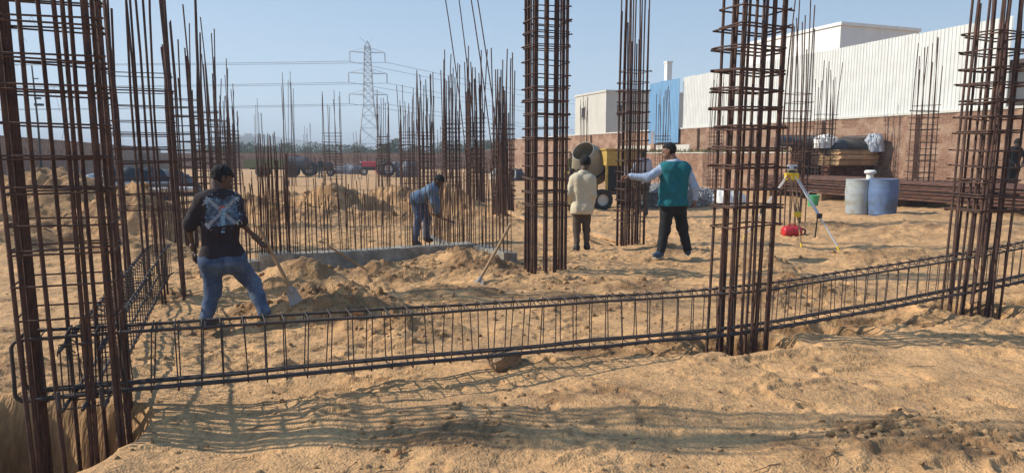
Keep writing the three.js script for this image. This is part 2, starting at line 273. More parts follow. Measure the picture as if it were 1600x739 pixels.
// ---------------------------------------------------------------- rebar column cages
function cage(o) {
  const { x, d, a = 0.45, b = 0.30, na = 4, nb = 2, r = 0.0125, hoop0 = 1.0, hoop1 = 2.6, hs = 0.165, top = 4.2, topVar = 0.5, pair = 0.5, mat = M.rust, turn = GRID, y0 = H(x, d) - 0.05, hr = 0.0055, sides = 7, lean = [0, 0], bow = 0.02, over = 0.05, dbl = 0.5 } = o;
  const g = thing('rebar_column_cage', o.label, 'rebar cage', x, y0, d, turn, o.group || 'column reinforcement cages standing on the site');
  const spots = [];
  for (let i = 0; i < na; i++) for (const s of [-1, 1]) spots.push([(i / (na - 1) - 0.5) * a, s * b / 2]);
  for (let i = 1; i <= nb; i++) for (const s of [-1, 1]) spots.push([s * a / 2, (i / (nb + 1) - 0.5) * b]);
  const lx = lean[0], lz = lean[1];
  const one = (sx, sz, h, ph) => {
    const pts = [], n = 4, bx = rr(-1, 1) * bow, bz = rr(-1, 1) * bow, tx = rr(-1, 1) * bow * 1.3, tz = rr(-1, 1) * bow * 1.3;
    for (let k = 0; k <= n; k++) { const t = k / n, y = t * h, q = Math.sin(t * Math.PI); const above = Math.max(0, y - hoop1) / 2; pts.push(V(sx + lx * y + bx * q + tx * above * 2, y, sz + lz * y + bz * q + tz * above * 2)); }
    mesh('vertical_bar', tube(pts, r * ph, sides), mat, g);
  };
  for (const [sx, sz] of spots) {
    const h = top + rr(-1, 1) * topVar;
    one(sx, sz, h, 1);
    if (rnd() < pair) one(sx + rr(-1, 1) * 0.004 + (sx < 0 ? 1 : -1) * r * 2.1, sz, hoop1 + rr(0.05, Math.max(0.1, (top - hoop1) * 0.7)), 1);
  }
  for (const e of o.extra || []) { const pts = []; for (let k = 0; k <= 6; k++) { const t = k / 6, y = e[2] * t; pts.push(V(e[0] + e[3] * Math.pow(t, 1.4), y, e[1] + e[4] * t)); } mesh('vertical_bar', tube(pts, r, sides), mat, g); }
  // closed hoops with their ends running past the corner, in a few variants
  const kinds = [];
  for (let k = 0; k < 4; k++) {
    const A = a / 2 + r + hr + rr(0, 0.008), B = b / 2 + r + hr + rr(0, 0.008), c = 0.022, pts = [];
    pts.push(V(-A - over * rr(0.3, 1), rr(-0.004, 0.012), -B + rr(-.02, .01)));
    for (const [sx, sz, f] of [[1, -1, 0], [1, 1, 1], [-1, 1, 0], [-1, -1, 1]]) {
      const p1 = f ? V(sx * A, 0, sz * (B - c)) : V(sx * (A - c), 0, sz * B), p2 = f ? V(sx * (A - c), 0, sz * B) : V(sx * A, 0, sz * (B - c));
      if (sx === -1 && sz === -1) { pts.push(V(-A, 0.01, -B + c), V(-A + rr(0, 0.01), 0.012, -B - over * rr(0.3, 1))); } else if (f) pts.push(p1, p2); else pts.push(p1, p2);
    }
    kinds.push(tube(pts, hr, 5));
  }
  for (let y = hoop0; y <= hoop1; y += hs * rr(0.88, 1.12)) for (let k = 0; k < (rnd() < dbl ? 2 : 1); k++) {
    const m = mesh('hoop', kinds[Math.floor(rnd() * 4)], mat, g), yy = y + k * rr(0.012, 0.03);
    m.position.set(lx * yy + rr(-.004, .004), yy, lz * yy + rr(-.004, .004)); m.rotation.set(rr(-1, 1) * 0.035, rnd() < 0.5 ? 0 : Math.PI, rr(-1, 1) * 0.035);
  }
  // tie wire tails
  if (o.ties) { const t = []; for (let i = 0; i < o.ties; i++) { const [sx, sz] = spots[Math.floor(rnd() * spots.length)], y = hoop0 + Math.floor(rnd() * ((hoop1 - hoop0) / hs)) * hs, a0 = rr(0, 6.28), L = rr(0.04, 0.1); t.push(tube([V(sx * 1.05, y, sz * 1.1), V(sx * 1.05 + Math.cos(a0) * L * 0.5, y + rr(-.02, .06), sz * 1.1 + Math.sin(a0) * L * 0.5), V(sx * 1.05 + Math.cos(a0) * L, y - rr(0.02, 0.09), sz * 1.1 + Math.sin(a0) * L)], 0.0008, 3)); } tag(mesh('tie_wire', merge(t), M.ironBrown, g), null, null, null, 'stuff'); }
  return g;
}
const gA = cage({ x: CA[0], d: CA[1], a: 0.46, b: 0.34, na: 4, nb: 2, r: 0.0122, hoop0: 1.2, hoop1: 3.3, hs: 0.18, top: 4.6, pair: 0.55, mat: M.rust, bow: 0.03, hr: 0.006, sides: 10, over: 0.06, y0: -0.5, ties: 34, lean: [-0.010, 0.0], label: 'nearest dark rebar column cage standing in a pit at the left edge' });
cage({ x: CB[0], d: CB[1], a: 0.43, b: 0.27, na: 4, nb: 1, r: 0.0125, hoop0: 1.25, hoop1: 4.4, hs: 0.165, dbl: 0.8, top: 4.9, pair: 0.55, y0: -0.24, hr: 0.008, sides: 10, ties: 12, lean: [0.012, 0], label: 'tall brown rebar column cage in front of the surveying tripod' });
cage({ x: CC[0], d: CC[1], a: 0.46, b: 0.30, na: 5, nb: 2, r: 0.0125, hoop0: 1.25, hoop1: 3.1, hs: 0.16, dbl: 0.85, top: 4.4, pair: 0.3, y0: -0.2, hr: 0.0082, sides: 10, bow: 0.04, ties: 8, lean: [0.03, 0], label: 'sunlit brown rebar column cage at the right edge' });
cage({ x: CD[0], d: CD[1], a: 0.56, b: 0.34, na: 4, nb: 2, r: 0.0125, hoop0: 1.1, hoop1: 2.62, hs: 0.165, top: 4.3, topVar: 0.9, pair: 0.5, mat: M.rust, bow: 0.035, ties: 8, lean: [-0.012, 0], label: 'dark rebar column cage just left of the man with the printed black shirt' });
cage({ x: CE[0], d: CE[1], a: 0.47, b: 0.32, na: 4, nb: 2, r: 0.0125, hr: 0.0075, hoop0: 0.95, hoop1: 3.9, hs: 0.165, top: 4.3, topVar: 0.6, pair: 0.8, bow: 0.012, over: 0.02, label: 'dense dark brown rebar column cage in the middle of the site' });
cage({ x: CF[0], d: CF[1], a: 0.40, b: 0.28, na: 4, nb: 1, r: 0.0125, hr: 0.0075, hoop0: 0.5, hoop1: 3.2, hs: 0.17, top: 5.2, topVar: 0.5, pair: 0.45, bow: 0.012, label: 'rusty rebar column cage between the cream jacket man and the green vest man', mat: M.rust });
const rowD = [[11.4, -5.4], [15.2, -6.77], [19, -8.1], [23, -9.57], [27, -11]];
const ordD = ['first', 'second', 'third', 'fourth', 'fifth'];
rowD.forEach(([d, x], i) => cage({ x, d, a: 0.5, b: 0.32, na: 4, nb: i ? 1 : 2, r: 0.0125, hoop0: 0.5, hoop1: 2.6, hs: 0.14, hr: 0.007, top: 3.9 - i * 0.12, topVar: 0.75, pair: 0.8, mat: M.rust, bow: 0.04, sides: 5, label: `${ordD[i]} rebar cage behind the dark cage left of the black shirt man`, group: 'row of cages receding on the left' }));
const rowK = [ // x, d, hoop1, top, a, label
  [787, 338, 2.42, 4.0, 0.44, 'rebar cage just left of the dense middle cage, with long leaning bars', [[-0.2, 0, 5.9, -0.75, 0], [-0.05, 0.1, 6.1, -0.85, 0.1]]],
  [743, 328, 2.5, 4.0, 0.46, 'rusty rebar cage with leaning bars, second left of the dense middle cage', [[-0.2, 0, 6.0, -0.7, 0], [0.1, 0, 6.4, -0.65, 0]]],
  [706, 320, 2.6, 4.3, 0.5, 'thick sided rebar cage behind the hoe of the bending man'],
  [666, 312, 2.45, 4.3, 0.55, 'thick barred rebar cage right behind the bending man'],
  [637, 303, 2.6, 4.0, 0.55, 'hooped rebar cage just left of the bending man'],
  [600, 297, 2.5, 4.2, 0.5, 'rebar cage in front of the red tractor'],
  [521, 296, 2.6, 4.1, 0.75, 'wide rebar cage standing apart in front of the parked dark tanker'],
  [454, 290, 1.6, 5.4, 0.5, 'sparse cage of tall thin bars near the green trailer']];
for (const [px, py, hoop1, top, a, label, extra] of rowK) { const [x, d] = onGround(px, py); cage({ x, d, a, b: 0.32, na: px > 650 ? 5 : 4, nb: 1, r: px > 650 ? 0.0155 : 0.013, hoop0: 0.5, hoop1, hs: 0.13, top, topVar: 0.45, pair: px > 630 && px < 790 ? 1 : 0.25, mat: M.rustFar, bow: 0.03, sides: 5, hr: 0.007, extra, label, group: 'row of cages receding in the middle' }); }
for (const [px, py, hoop0, hoop1, top, a, label] of [
  [1238, 359, 0.9, 2.8, 4.6, 0.42, 'slim rebar cage behind the yellow tripod head'], [1284, 313, 0.4, 3.0, 4.2, 0.72, 'wide rebar cage in front of the black tarpaulins'],
  [1436, 330, 0.5, 2.9, 4.3, 0.66, 'rebar cage between the blue barrel and the right edge cage'], [1116, 303, 0.3, 2.7, 4.4, 0.42, 'rebar cage seen behind the left bars of the tripod side cage'],
  [1034, 296, 0.3, 2.6, 4.3, 0.55, 'rebar cage in front of the blue sheets behind the green vest man'], [913, 284, 0.3, 1.2, 4.6, 0.4, 'few thin bars standing behind the concrete mixer drum']]) { const [x, d] = onGround(px, py); cage({ x, d, a, b: 0.3, na: 4, nb: 1, r: 0.0125, hoop0, hoop1, top, topVar: 0.5, pair: 0.2, mat: M.rustFar, bow: 0.035, sides: 5, hr: 0.0062, label, group: 'cages standing on the right of the site' }); }
for (const [px, d, top, label] of [[483, 60, 4.2, 'small distant cage left of the far dark engine'], [560, 52, 3.4, 'small distant cage left of the red tractor'], [690, 48, 3.8, 'small distant cage between the two thick barred cages'], [408, 48, 5.2, 'single distant bars above the green trailer'], [860, 60, 3.6, 'small distant cage hidden behind the dense middle cage']]) { const x = (px - 800) / FPX * d; cage({ x, d, a: 0.5, b: 0.3, na: 3, nb: 0, r: 0.014, hoop0: 0.5, hoop1: 2.2, top, topVar: 0.6, pair: 0, mat: M.rustFar, bow: 0.04, sides: 4, hr: 0.008, label, group: 'small far cages' }); }

// ---------------------------------------------------------------- tie beam cages
function beam(label, path, o = {}) { // path: [x, d, yBottom] control points
  const W = o.w || 0.20, Hh = o.h || 0.36, c = new THREE.CatmullRomCurve3(path.map(([x, d, y]) => V(x, y, -d)), false, 'catmullrom', 0.5);
  const g = thing('rebar_beam_cage', label, 'rebar cage', 0, 0, 0, 0, 'horizontal beam reinforcement cages');
  const L = c.getLength(), N = Math.ceil(L / 0.12);
  const side = (t) => { const T = c.getTangentAt(t); return V(-T.z, 0, T.x).normalize().multiplyScalar(-1); };
  const line = (off, up, wob, hook) => {
    const pts = []; for (let i = 0; i <= N; i++) { const t = i / N, p = c.getPointAt(t); pts.push(p.addScaledVector(side(t), off + wob * (vnoise(i * 0.25, off * 50 + up * 30, 7) - 0.5)).add(V(0, up + wob * (vnoise(i * 0.22, up * 40 + off * 11, 9) - 0.5), 0))); }
    if (hook) { const T = c.getTangentAt(0).multiplyScalar(-1), p0 = pts[0].clone(), ps = []; const R = 0.05; for (let k = 0; k <= 5; k++) { const a = k / 5 * Math.PI / 2; ps.push(p0.clone().addScaledVector(T, R * Math.sin(a)).add(V(0, Math.sign(hook) * R * (1 - Math.cos(a)), 0))); } ps.push(ps[5].clone().add(V(0, hook, 0))); pts.unshift(...ps.reverse()); }
    return pts;
  };
  for (const [off, up, hook, r] of o.bars) mesh('longitudinal_bar', tube(line(off, up, 0.012, hook), r, 8), M.steel, g);
  let s = o.s0 || 0.1;
  while (s < L - 0.05) {
    const t = s / L, p = c.getPointAt(t), n = side(t), T = c.getTangentAt(t), sk = rr(-1, 1) * 0.013, hw = W / 2 + 0.012, q = (i, y, k = 0) => p.clone().addScaledVector(n, i).add(V(0, y, 0)).addScaledVector(T, sk * (y / Hh - 0.5) * 2 + k);
    const yb = -0.014 - rr(0, 0.012), yt = Hh + 0.014;
    const pts = [q(hw * 0.35, yt - 0.055, 0.02), q(hw * 0.9, yt, 0.012), q(hw, yt - 0.01, 0.005), q(hw, yb + 0.012), q(hw - 0.012, yb), q(-hw + 0.012, yb), q(-hw, yb + 0.012), q(-hw, yt - 0.012), q(-hw + 0.012, yt), q(hw, yt + 0.006, -0.006), q(hw + 0.01, yt - 0.06, -0.012)];
    mesh('stirrup', tube(pts, 0.0045, 5), M.steel, g);
    s += (o.step || 0.135) * rr(0.85, 1.15);
  }
  return g;
}
const ux = 0.924, ud = 0.382;
beam('long steel beam cage running across the foreground between the near columns', [[CA[0] - 0.26 * ux, CA[1] - 0.26 * ud, 0.215], [CA[0], CA[1], 0.21], [-1.0, 4.61, 0.165], [0.6, 5.27, 0.12], [CB[0], CB[1], 0.085], [3.3, 6.37, 0.145], [CC[0], CC[1], 0.235], [6.4, 7.6, 0.36], [8.6, 8.5, 0.5]],
  { bars: [[-0.10, 0.36, -0.25, 0.0105], [0.10, 0.36, -0.25, 0.0105], [0.10, 0, 0.06, 0.011], [0.065, 0.0, 0.0, 0.011], [-0.10, 0, 0.06, 0.011], [-0.07, 0.0, 0, 0.010]] });
beam('dark beam cage running back from the left pit column to the next cage', [[CA[0] + 0.16, CA[1] - 0.25, 0.19], [CA[0] - 0.3, CA[1] + 0.85, 0.19], [-3.3, 5.8, 0.18], [CD[0], CD[1], 0.20], [-4.2, 8.1, 0.2]],
  { bars: [[-0.10, 0.34, 0, 0.0105], [0.10, 0.34, 0, 0.0105], [0.10, 0, 0.08, 0.0105], [-0.10, 0, 0.08, 0.0105], [0, 0.0, 0, 0.0105]], h: 0.34, step: 0.15 });

// ---------------------------------------------------------------- concrete tank kerb with starter bars
{
  const p0 = [-3.05, 9.12], p1 = [-0.55, 10.35];               // right stretch of the front face, top about 0.3 m
  const wallPiece = (name, label, a, b, th, h, y, nBars, o = {}) => {
    const L = Math.hypot(b[0] - a[0], b[1] - a[1]), g = thing(name, label, 'concrete wall', a[0], y, a[1], Math.atan2(b[1] - a[1], b[0] - a[0]), 'cast concrete kerb walls with starter bars');
    const geo = new THREE.BoxGeometry(L, h, th, Math.ceil(L / 0.06), 5, 4); geo.translate(L / 2, h / 2, -th / 2);
    const P = geo.attributes.position; for (let i = 0; i < P.count; i++) { const x = P.getX(i), yy = P.getY(i), z = P.getZ(i); P.setY(i, yy + (yy > h * 0.9 ? 0.03 * (fbm(x * 6, z * 12 + a[0], 3, 201) - 0.5) : 0)); P.setZ(i, z + 0.010 * (fbm(x * 4, yy * 6, 3, 202) - 0.5)); }
    geo.computeVertexNormals(); metreUV(geo); mesh('concrete_kerb', geo, M.conc, g);
    for (let i = 0; i < nBars; i++) for (const row of (o.rows || [0.05, th - 0.05])) {
      if (rnd() < 0.12) continue;
      const x = (i + 0.5) / nBars * L + rr(-.02, .02), hh = (o.bh || 1.3) * rr(0.82, 1.12), lx = rr(-.05, .05), lz = rr(-.05, .05), pts = [];
      for (let k = 0; k <= 3; k++) { const t = k / 3; pts.push(V(x + lx * t * t, 0.02 + hh * t + h * 0.5, -row + lz * t * t)); }
      mesh('starter_bar', tube(pts, 0.0066, 5), M.rustFar, g);
    }
    return g;
  };
  wallPiece('concrete_wall', 'low grey concrete kerb with thin bars in front of the bending man', p0, p1, 0.24, 0.33, -0.07, 36, { bh: 1.05 });
  wallPiece('concrete_wall', 'low grey concrete kerb behind the black shirt man and his hoe', [-4.02, 8.64], [-3.28, 8.95], 0.24, 0.28, -0.07, 12, { bh: 1.05 });
  wallPiece('concrete_wall', 'short bright concrete end return of the kerb beside the leaning hoe handle', [-0.62, 10.36], [-0.12, 9.50], 0.22, 0.28, -0.05, 9, { bh: 1.5, rows: [0.04, 0.1, 0.16] });
  wallPiece('concrete_wall', 'square concrete pier with a bundle of bars between the two kerbs', [-3.32, 8.86], [-2.93, 9.02], 0.36, 0.34, -0.05, 9, { bh: 1.6, rows: [0.05, 0.15, 0.25, 0.33] });
  wallPiece('concrete_wall', 'far kerb of the pit with a row of thin starter bars', [-7.2, 13.4], [-1.9, 15.4], 0.22, 0.1, -0.2, 36, { bh: 1.5 });
  wallPiece('concrete_wall', 'left side kerb of the pit with thin bars', [-6.6, 12.9], [-4.75, 8.6], 0.22, 0.1, -0.16, 14, { bh: 1.05 });
  wallPiece('concrete_wall', 'right side kerb of the pit with thin bars behind the bending man', [-1.8, 13.6], [-0.75, 10.75], 0.22, 0.06, -0.06, 22, { bh: 1.4 });
}
// planks, loose hoe, stone block
function plank(label, a, b, w, t, y, mat = M.wood) { const [x0, d0] = a, [x1, d1] = b, L = Math.hypot(x1 - x0, d1 - d0), g = new RoundedBoxGeometry(L, t, w, 1, 0.004); metreUV(g); const m = mesh('wooden_plank', g, mat); m.position.set((x0 + x1) / 2, y, -(d0 + d1) / 2); m.rotation.set(rr(-.06, .06), Math.atan2(d1 - d0, x1 - x0), (y - 0.05) * 0.0); tag(m, label, 'plank', 'timber lying on the sand'); return m; }
plank('long pale timber lying behind the dense middle cage', onGround(795, 341), onGround(885, 366), 0.10, 0.07, 0.07);
plank('pale timber batten in front of the cream jacket man reaching the rusty cage', onGround(880, 360), onGround(972, 380), 0.10, 0.06, 0.08);
plank('thin timber batten lying at the feet of the cream jacket man', onGround(905, 372), onGround(955, 386), 0.07, 0.045, 0.06, M.woodOld);
plank('short pale timber lying behind the bending man', onGround(690, 321), onGround(738, 326), 0.12, 0.08, 0.1);
function hoe(label, top, end, headLen, headW, bladeDir) { // wooden handle with a broad steel blade
  const g = thing('digging_hoe', label, 'hoe', 0, 0, 0, 0, 'long handled digging hoes'); const a = V(...top), b = V(...end);
  mesh('handle', tube([a, a.clone().lerp(b, 0.5).add(V(0.004, -0.006, 0)), b], 0.019, 8), M.woodHandle, g);
  const ax = b.clone().sub(a).normalize(), n = V(...bladeDir).normalize(), s = ax.clone().cross(n).normalize(), geo = new THREE.BufferGeometry(), P = [], I = [];
  for (let k = 0; k <= 4; k++) for (const e of [-1, -0.33, 0.33, 1]) for (const th of [0, 0.004]) { const t = k / 4, w = headW / 2 * (0.72 + 0.28 * t), p = b.clone().addScaledVector(n, t * headLen).addScaledVector(s, e * w).addScaledVector(ax, th - 0.03 * t * t + (1 - Math.abs(e)) * 0.012); P.push(p.x, p.y, p.z); }
  const q = (k, e, th) => k * 8 + e * 2 + th;
  for (let k = 0; k < 4; k++) for (let e = 0; e < 3; e++) { I.push(q(k, e, 0), q(k + 1, e, 0), q(k, e + 1, 0), q(k, e + 1, 0), q(k + 1, e, 0), q(k + 1, e + 1, 0), q(k, e, 1), q(k, e + 1, 1), q(k + 1, e, 1), q(k, e + 1, 1), q(k + 1, e + 1, 1), q(k + 1, e, 1)); }
  geo.setAttribute('position', new THREE.Float32BufferAttribute(P, 3)); geo.setIndex(I); geo.computeVertexNormals();
  mesh('blade', geo, M.bladeSteel, g); mesh('socket', tube([b.clone().addScaledVector(ax, -0.035), b.clone().addScaledVector(ax, 0.03)], 0.026, 10), M.bladeSteel, g);
  return g;
}
M.woodHandle = std(lin(0.62, 0.56, 0.48), { map: woodMap, roughness: 0.6 });
M.bladeSteel = std(lin(0.30, 0.27, 0.24), { roughness: 0.95 });
{ const [x, d] = onGround(749, 444, 0.03); hoe('digging hoe standing in the sand with its pale handle leaning right', [x + 0.37, 0.70, -d - 0.55], [x, H(x, d) + 0.04, -d], 0.14, 0.18, [-0.2, -0.9, 0.3]); }
{
  const g = new THREE.IcosahedronGeometry(0.12, 3); const P = g.attributes.position; const v = V();
  for (let i = 0; i < P.count; i++) { v.fromBufferAttribute(P, i).normalize(); const m = Math.max(Math.abs(v.x), Math.abs(v.y), Math.abs(v.z)); const s = 0.095 / Math.pow(m, 0.85) * (0.92 + 0.22 * fbm(v.x * 3 + 5, v.y * 3 + v.z * 2, 3, 210)); P.setXYZ(i, v.x * s * 1.25, v.y * s * 0.62, v.z * s); }
  g.computeVertexNormals(); const [x, d] = onGround(787, 573); const m = mesh('stone_block', g, std(lin(0.85, 0.6, 0.4), { map: concMap, bumpMap: concMap, bumpScale: 0.006, roughness: 0.95 })); m.position.set(x, H(x, d) + 0.05, -d); m.rotation.set(0.1, 0.5, 0.12); tag(m, 'squarish sandy stone block lying under the foreground beam cage', 'stone');
}
// ---------------------------------------------------------------- right hand boundary: brick wall, sheet hoarding, buildings
const WL = (d) => 14.2 - 0.34 * (d - 21);          // plan line of the right wall
const WT = Math.atan2(1, -0.34);                     // its direction (runs away to the left)
function rib(width, h, n, depth) { // trapezoidal profiled sheet, n ribs, standing on y = 0, in its local xy plane
  const pr = []; const p = width / n;
  for (let i = 0; i < n; i++) { const x = i * p; pr.push([x, 0], [x + p * 0.52, 0], [x + p * 0.60, depth], [x + p * 0.86, depth], [x + p * 0.94, 0]); } pr.push([width, 0]);
  const P = [], N = [], T = [], I = [];
  for (let i = 0; i < pr.length - 1; i++) { const [a, za] = pr[i], [b, zb] = pr[i + 1], L = Math.hypot(b - a, zb - za), nx = -(zb - za) / L, nz = (b - a) / L, o = P.length / 3; P.push(a, 0, za, b, 0, zb, b, h, zb, a, h, za); for (let k = 0; k < 4; k++) N.push(nx, 0, nz); T.push(a, 0, b, 0, b, h, a, h); I.push(o, o + 1, o + 2, o, o + 2, o + 3); }
  const g = new THREE.BufferGeometry(); g.setAttribute('position', new THREE.Float32BufferAttribute(P, 3)); g.setAttribute('normal', new THREE.Float32BufferAttribute(N, 3)); g.setAttribute('uv', new THREE.Float32BufferAttribute(T, 2)); g.setIndex(I); return g;
}
const along = Math.hypot(1, 0.34);
function onWall(name, label, cat, d, off = 0, y = 0) { // group whose +x runs along the wall towards the camera, +z faces the site
  const g = thing(name, label, cat, WL(d), y, d, 0); g.rotation.y = WT + Math.PI; g.translateZ(off); return g;
}
{
  const d0 = 8, d1 = 64, L = (d1 - d0) * along;
  const g = onWall('brick_boundary_wall', 'long red brick boundary wall on the right below the white sheets', 'wall', d1, 0, -0.2);
  const geo = new THREE.BoxGeometry(L, 3.12, 0.23, 200, 4, 1); geo.translate(L / 2, 1.56, -0.115); metreUV(geo); mesh('brickwork', geo, M.brick, g);
  mesh('coping', box(L, 0.07, 0.30, L / 2, 3.155, -0.115), M.greyRender, g);
  const h = (45 - d0) * along; mesh('plaster_patch', box(8.2, 0.62, 0.03, (d1 - 39.5) * along, 2.0, 0.015), M.greyRender, g);
  for (let i = 0; i < 15; i++) mesh('brick_pier', box(0.36, 3.1, 0.14, 1.2 + i * 4.2, 1.55, 0.06), M.brick, g);
  // hoarding of profiled sheets on top
  const hw = onWall('white_sheet_hoarding', 'tall hoarding of white ribbed metal sheets above the brick wall', 'hoarding', 36.5, -0.1, 2.98);
  const n = 16, pw = (36.5 - 20.3) * along / n, sh = rib(pw - 0.004, 2.62, 8, 0.016);
  for (let i = 0; i < n; i++) { const m = mesh('sheet_panel', sh, M.sheetWhite, hw); m.position.set(i * pw, rr(-.015, .015), rr(0, 0.01)); }
  mesh('rail', box(n * pw, 0.06, 0.05, n * pw / 2, 0.02, -0.04), M.ironBrown, hw);
  const hb = onWall('blue_sheet_hoarding', 'short stretch of sky blue ribbed metal sheets at the end of the white hoarding', 'hoarding', 39.45, 0.12, 2.2);
  const sb = rib(1.03, 3.35, 8, 0.016); for (let i = 0; i < 3; i++) { const m = mesh('sheet_panel', sb, M.sheetBlue, hb); m.position.set(i * 1.04, rr(-.03, .03), 0.012 * (i % 2)); }
  mesh('rail', box(3.1, 0.06, 0.05, 1.55, 0.3, -0.05), M.ironBrown, hb);
  // lower, nearer brick wall with weeds on it, left of the tripod cage
  const gl = onWall('low_brick_wall', 'lower brick wall with weeds on its top behind the green vest man', 'wall', 37, 1.7, -0.1);
  const LL = 11 * along, g2 = new THREE.BoxGeometry(LL, 1.75, 0.23); g2.translate(LL / 2, 0.875, -0.115); metreUV(g2); mesh('brickwork', g2, M.brick, gl);
  mesh('coping', box(LL, 0.05, 0.30, LL / 2, 1.775, -0.115), M.greyRender, gl);
}
function boxBuilding(label, x, d, l, w, h, mat, turn, wins, y = -0.2) { // corner at x, d; l runs back along -x side, w runs to the right
  const g = thing('building', label, 'building', x, y, d, 0); g.rotation.y = turn;
  const b = box(w, h, l, w / 2, h / 2, -l / 2); mesh('walls', b, mat, g);
  mesh('parapet', merge([box(w + 0.16, 0.18, 0.2, w / 2, h + 0.09, 0.0), box(0.2, 0.18, l, 0.02, h + 0.09, -l / 2 - 0.1), box(0.2, 0.18, l, w - 0.02, h + 0.09, -l / 2 - 0.1)]), mat, g);
  for (const [face, a, yy, ww, hh] of wins) {
    const m = mesh('window', face ? box(0.05, hh, ww, -0.012, yy, -a) : box(ww, hh, 0.05, a, yy, 0.012), M.dark, g);
    const f = 0.06; mesh('window_frame', face ? merge([box(0.1, f, ww + 0.12, -0.03, yy + hh / 2, -a), box(0.14, f, ww + 0.2, -0.05, yy - hh / 2, -a)]) : merge([box(ww + 0.12, f, 0.1, a, yy + hh / 2, 0.03), box(ww + 0.2, f, 0.14, a, yy - hh / 2, 0.05)]), mat, m);
  }
  return g;
}
boxBuilding('big plain white building rising behind the white hoarding', 19.0, 40.5, 8.2, 6.2, 9.2, M.white, 0.36, []);
boxBuilding('pale grey unfinished house block left of the blue sheets', 8.84, 65, 6.6, 9, 7.6, M.greyRender, 0.36, [[1, 4.7, 5.9, 0.75, 1.05], [0, 1.6, 5.9, 0.8, 1.1], [0, 5.2, 5.9, 0.8, 1.1]]);
{ const p = atDist(1044, 128, 44); const g = thing('chimney_post', 'slim white square post sticking up behind the blue sheets', 'post', p[0], 0, 44, 0.3); mesh('shaft', box(0.36, 7.3, 0.36, 0, 3.65, 0, 0.02), M.white, g); mesh('cap', box(0.44, 0.1, 0.44, 0, 7.35, 0), M.white, g); }
{ // dark shed behind the right-edge cage
  const g = thing('shed', 'dark open shed roof behind the right edge cage', 'shed', 15.6, 0, 18.9, 0.36); mesh('roof', box(5, 0.12, 4, 2.2, 4.3, -0.5), M.ironBrown, g); for (const [x, z] of [[0.1, 1.2], [4.4, 1.2], [0.1, -2.2]]) mesh('post', box(0.12, 4.3, 0.12, x, 2.15, z), M.woodOld, g); mesh('back_panel', box(4.4, 1.0, 0.05, 2.25, 3.6, -2.3), M.greyRender, g); mesh('side_panel', box(0.05, 1.0, 3.0, 0.0, 3.7, -0.6), M.greyRender, g);
}
{ // bracket pipe on the brick wall
  const g = onWall('wall_pipe', 'brown pipe elbow fixed to the brick wall above the tarpaulins', 'pipe', 25.0, 0.12, 2.0); mesh('pipe', tube([V(-0.95, -0.35, 0.06), V(-0.95, 0.1, 0.06), V(-0.85, 0.2, 0.06), V(0.6, 0.2, 0.06)], 0.085, 8), M.ironBrown, g); mesh('bracket', box(0.3, 0.05, 0.1, 0.4, 0.09, 0), M.ironBrown, g);
}
// ---------------------------------------------------------------- left boundary wall and what leans there
{
  const x0 = -20.6, d0 = 20, L = 112, g = thing('left_boundary_wall', 'long dark brick boundary wall running back along the left', 'wall', x0, -0.5, d0, Math.atan2(0.924, -0.382));
  const n = 28, geo = new THREE.BoxGeometry(L, 3.05, 0.23, 120, 3, 1); geo.translate(L / 2, 1.525, 0); metreUV(geo); mesh('brickwork', geo, M.brick, g);
  for (let i = 0; i < n; i++) mesh('brick_pier', box(0.4, 3.12, 0.36, 2 + i * 4, 1.56, -0.03), M.brick, g);
  mesh('coping', box(L, 0.06, 0.3, L / 2, 3.08, 0), M.brick, g);
}
{ const p0 = [-62, 93], p1 = [30, 96]; const L = p1[0] - p0[0]; const g = thing('far_boundary_wall', 'low brown boundary wall far behind the tractors', 'wall', p0[0], -0.5, p0[1], 0.03); const geo = new THREE.BoxGeometry(L, 2.2, 0.23, 60, 2, 1); geo.translate(L / 2, 1.1, 0); metreUV(geo); mesh('brickwork', geo, M.brick, g); for (let i = 0; i < 23; i++) mesh('brick_pier', box(0.4, 2.3, 0.35, 1 + i * 4, 1.15, 0), M.brick, g); mesh('coping', box(L, 0.06, 0.3, L / 2, 2.23, 0), M.brick, g); }
{ const p0 = [-4, 72], g = thing('far_brick_wall', 'far stretch of salmon brick wall left of the dense middle cage', 'wall', p0[0], -0.5, p0[1], 0.3); const L = 11; mesh('brickwork', metreUV(box(L, 2.5, 0.23, L / 2, 1.25, 0)), M.brick, g); mesh('coping', box(L, 0.06, 0.3, L / 2, 2.53, 0), M.greyRender, g); }
{ // utility pole on the left
  const [x, , d] = atDist(62, 250, 38); const g = thing('utility_pole', 'thin grey street pole behind the nearest cage on the left', 'pole', x, -0.3, d, 0); mesh('mast', tube([V(0, 0, 0), V(0.02, 3.5, 0), V(-0.06, 6.7, 0)], 0.07, 8, false, 0.035), M.dark, g); for (const q of [[0.42, 0.12, 0.2, 0.16, 4.6, 0], [0.3, 0.1, 0.16, 0.12, 4.95, 0], [0.3, 0.05, 0.05, 0.1, 6.0, 0]]) mesh('bracket', box(...q), M.dark, g);
}
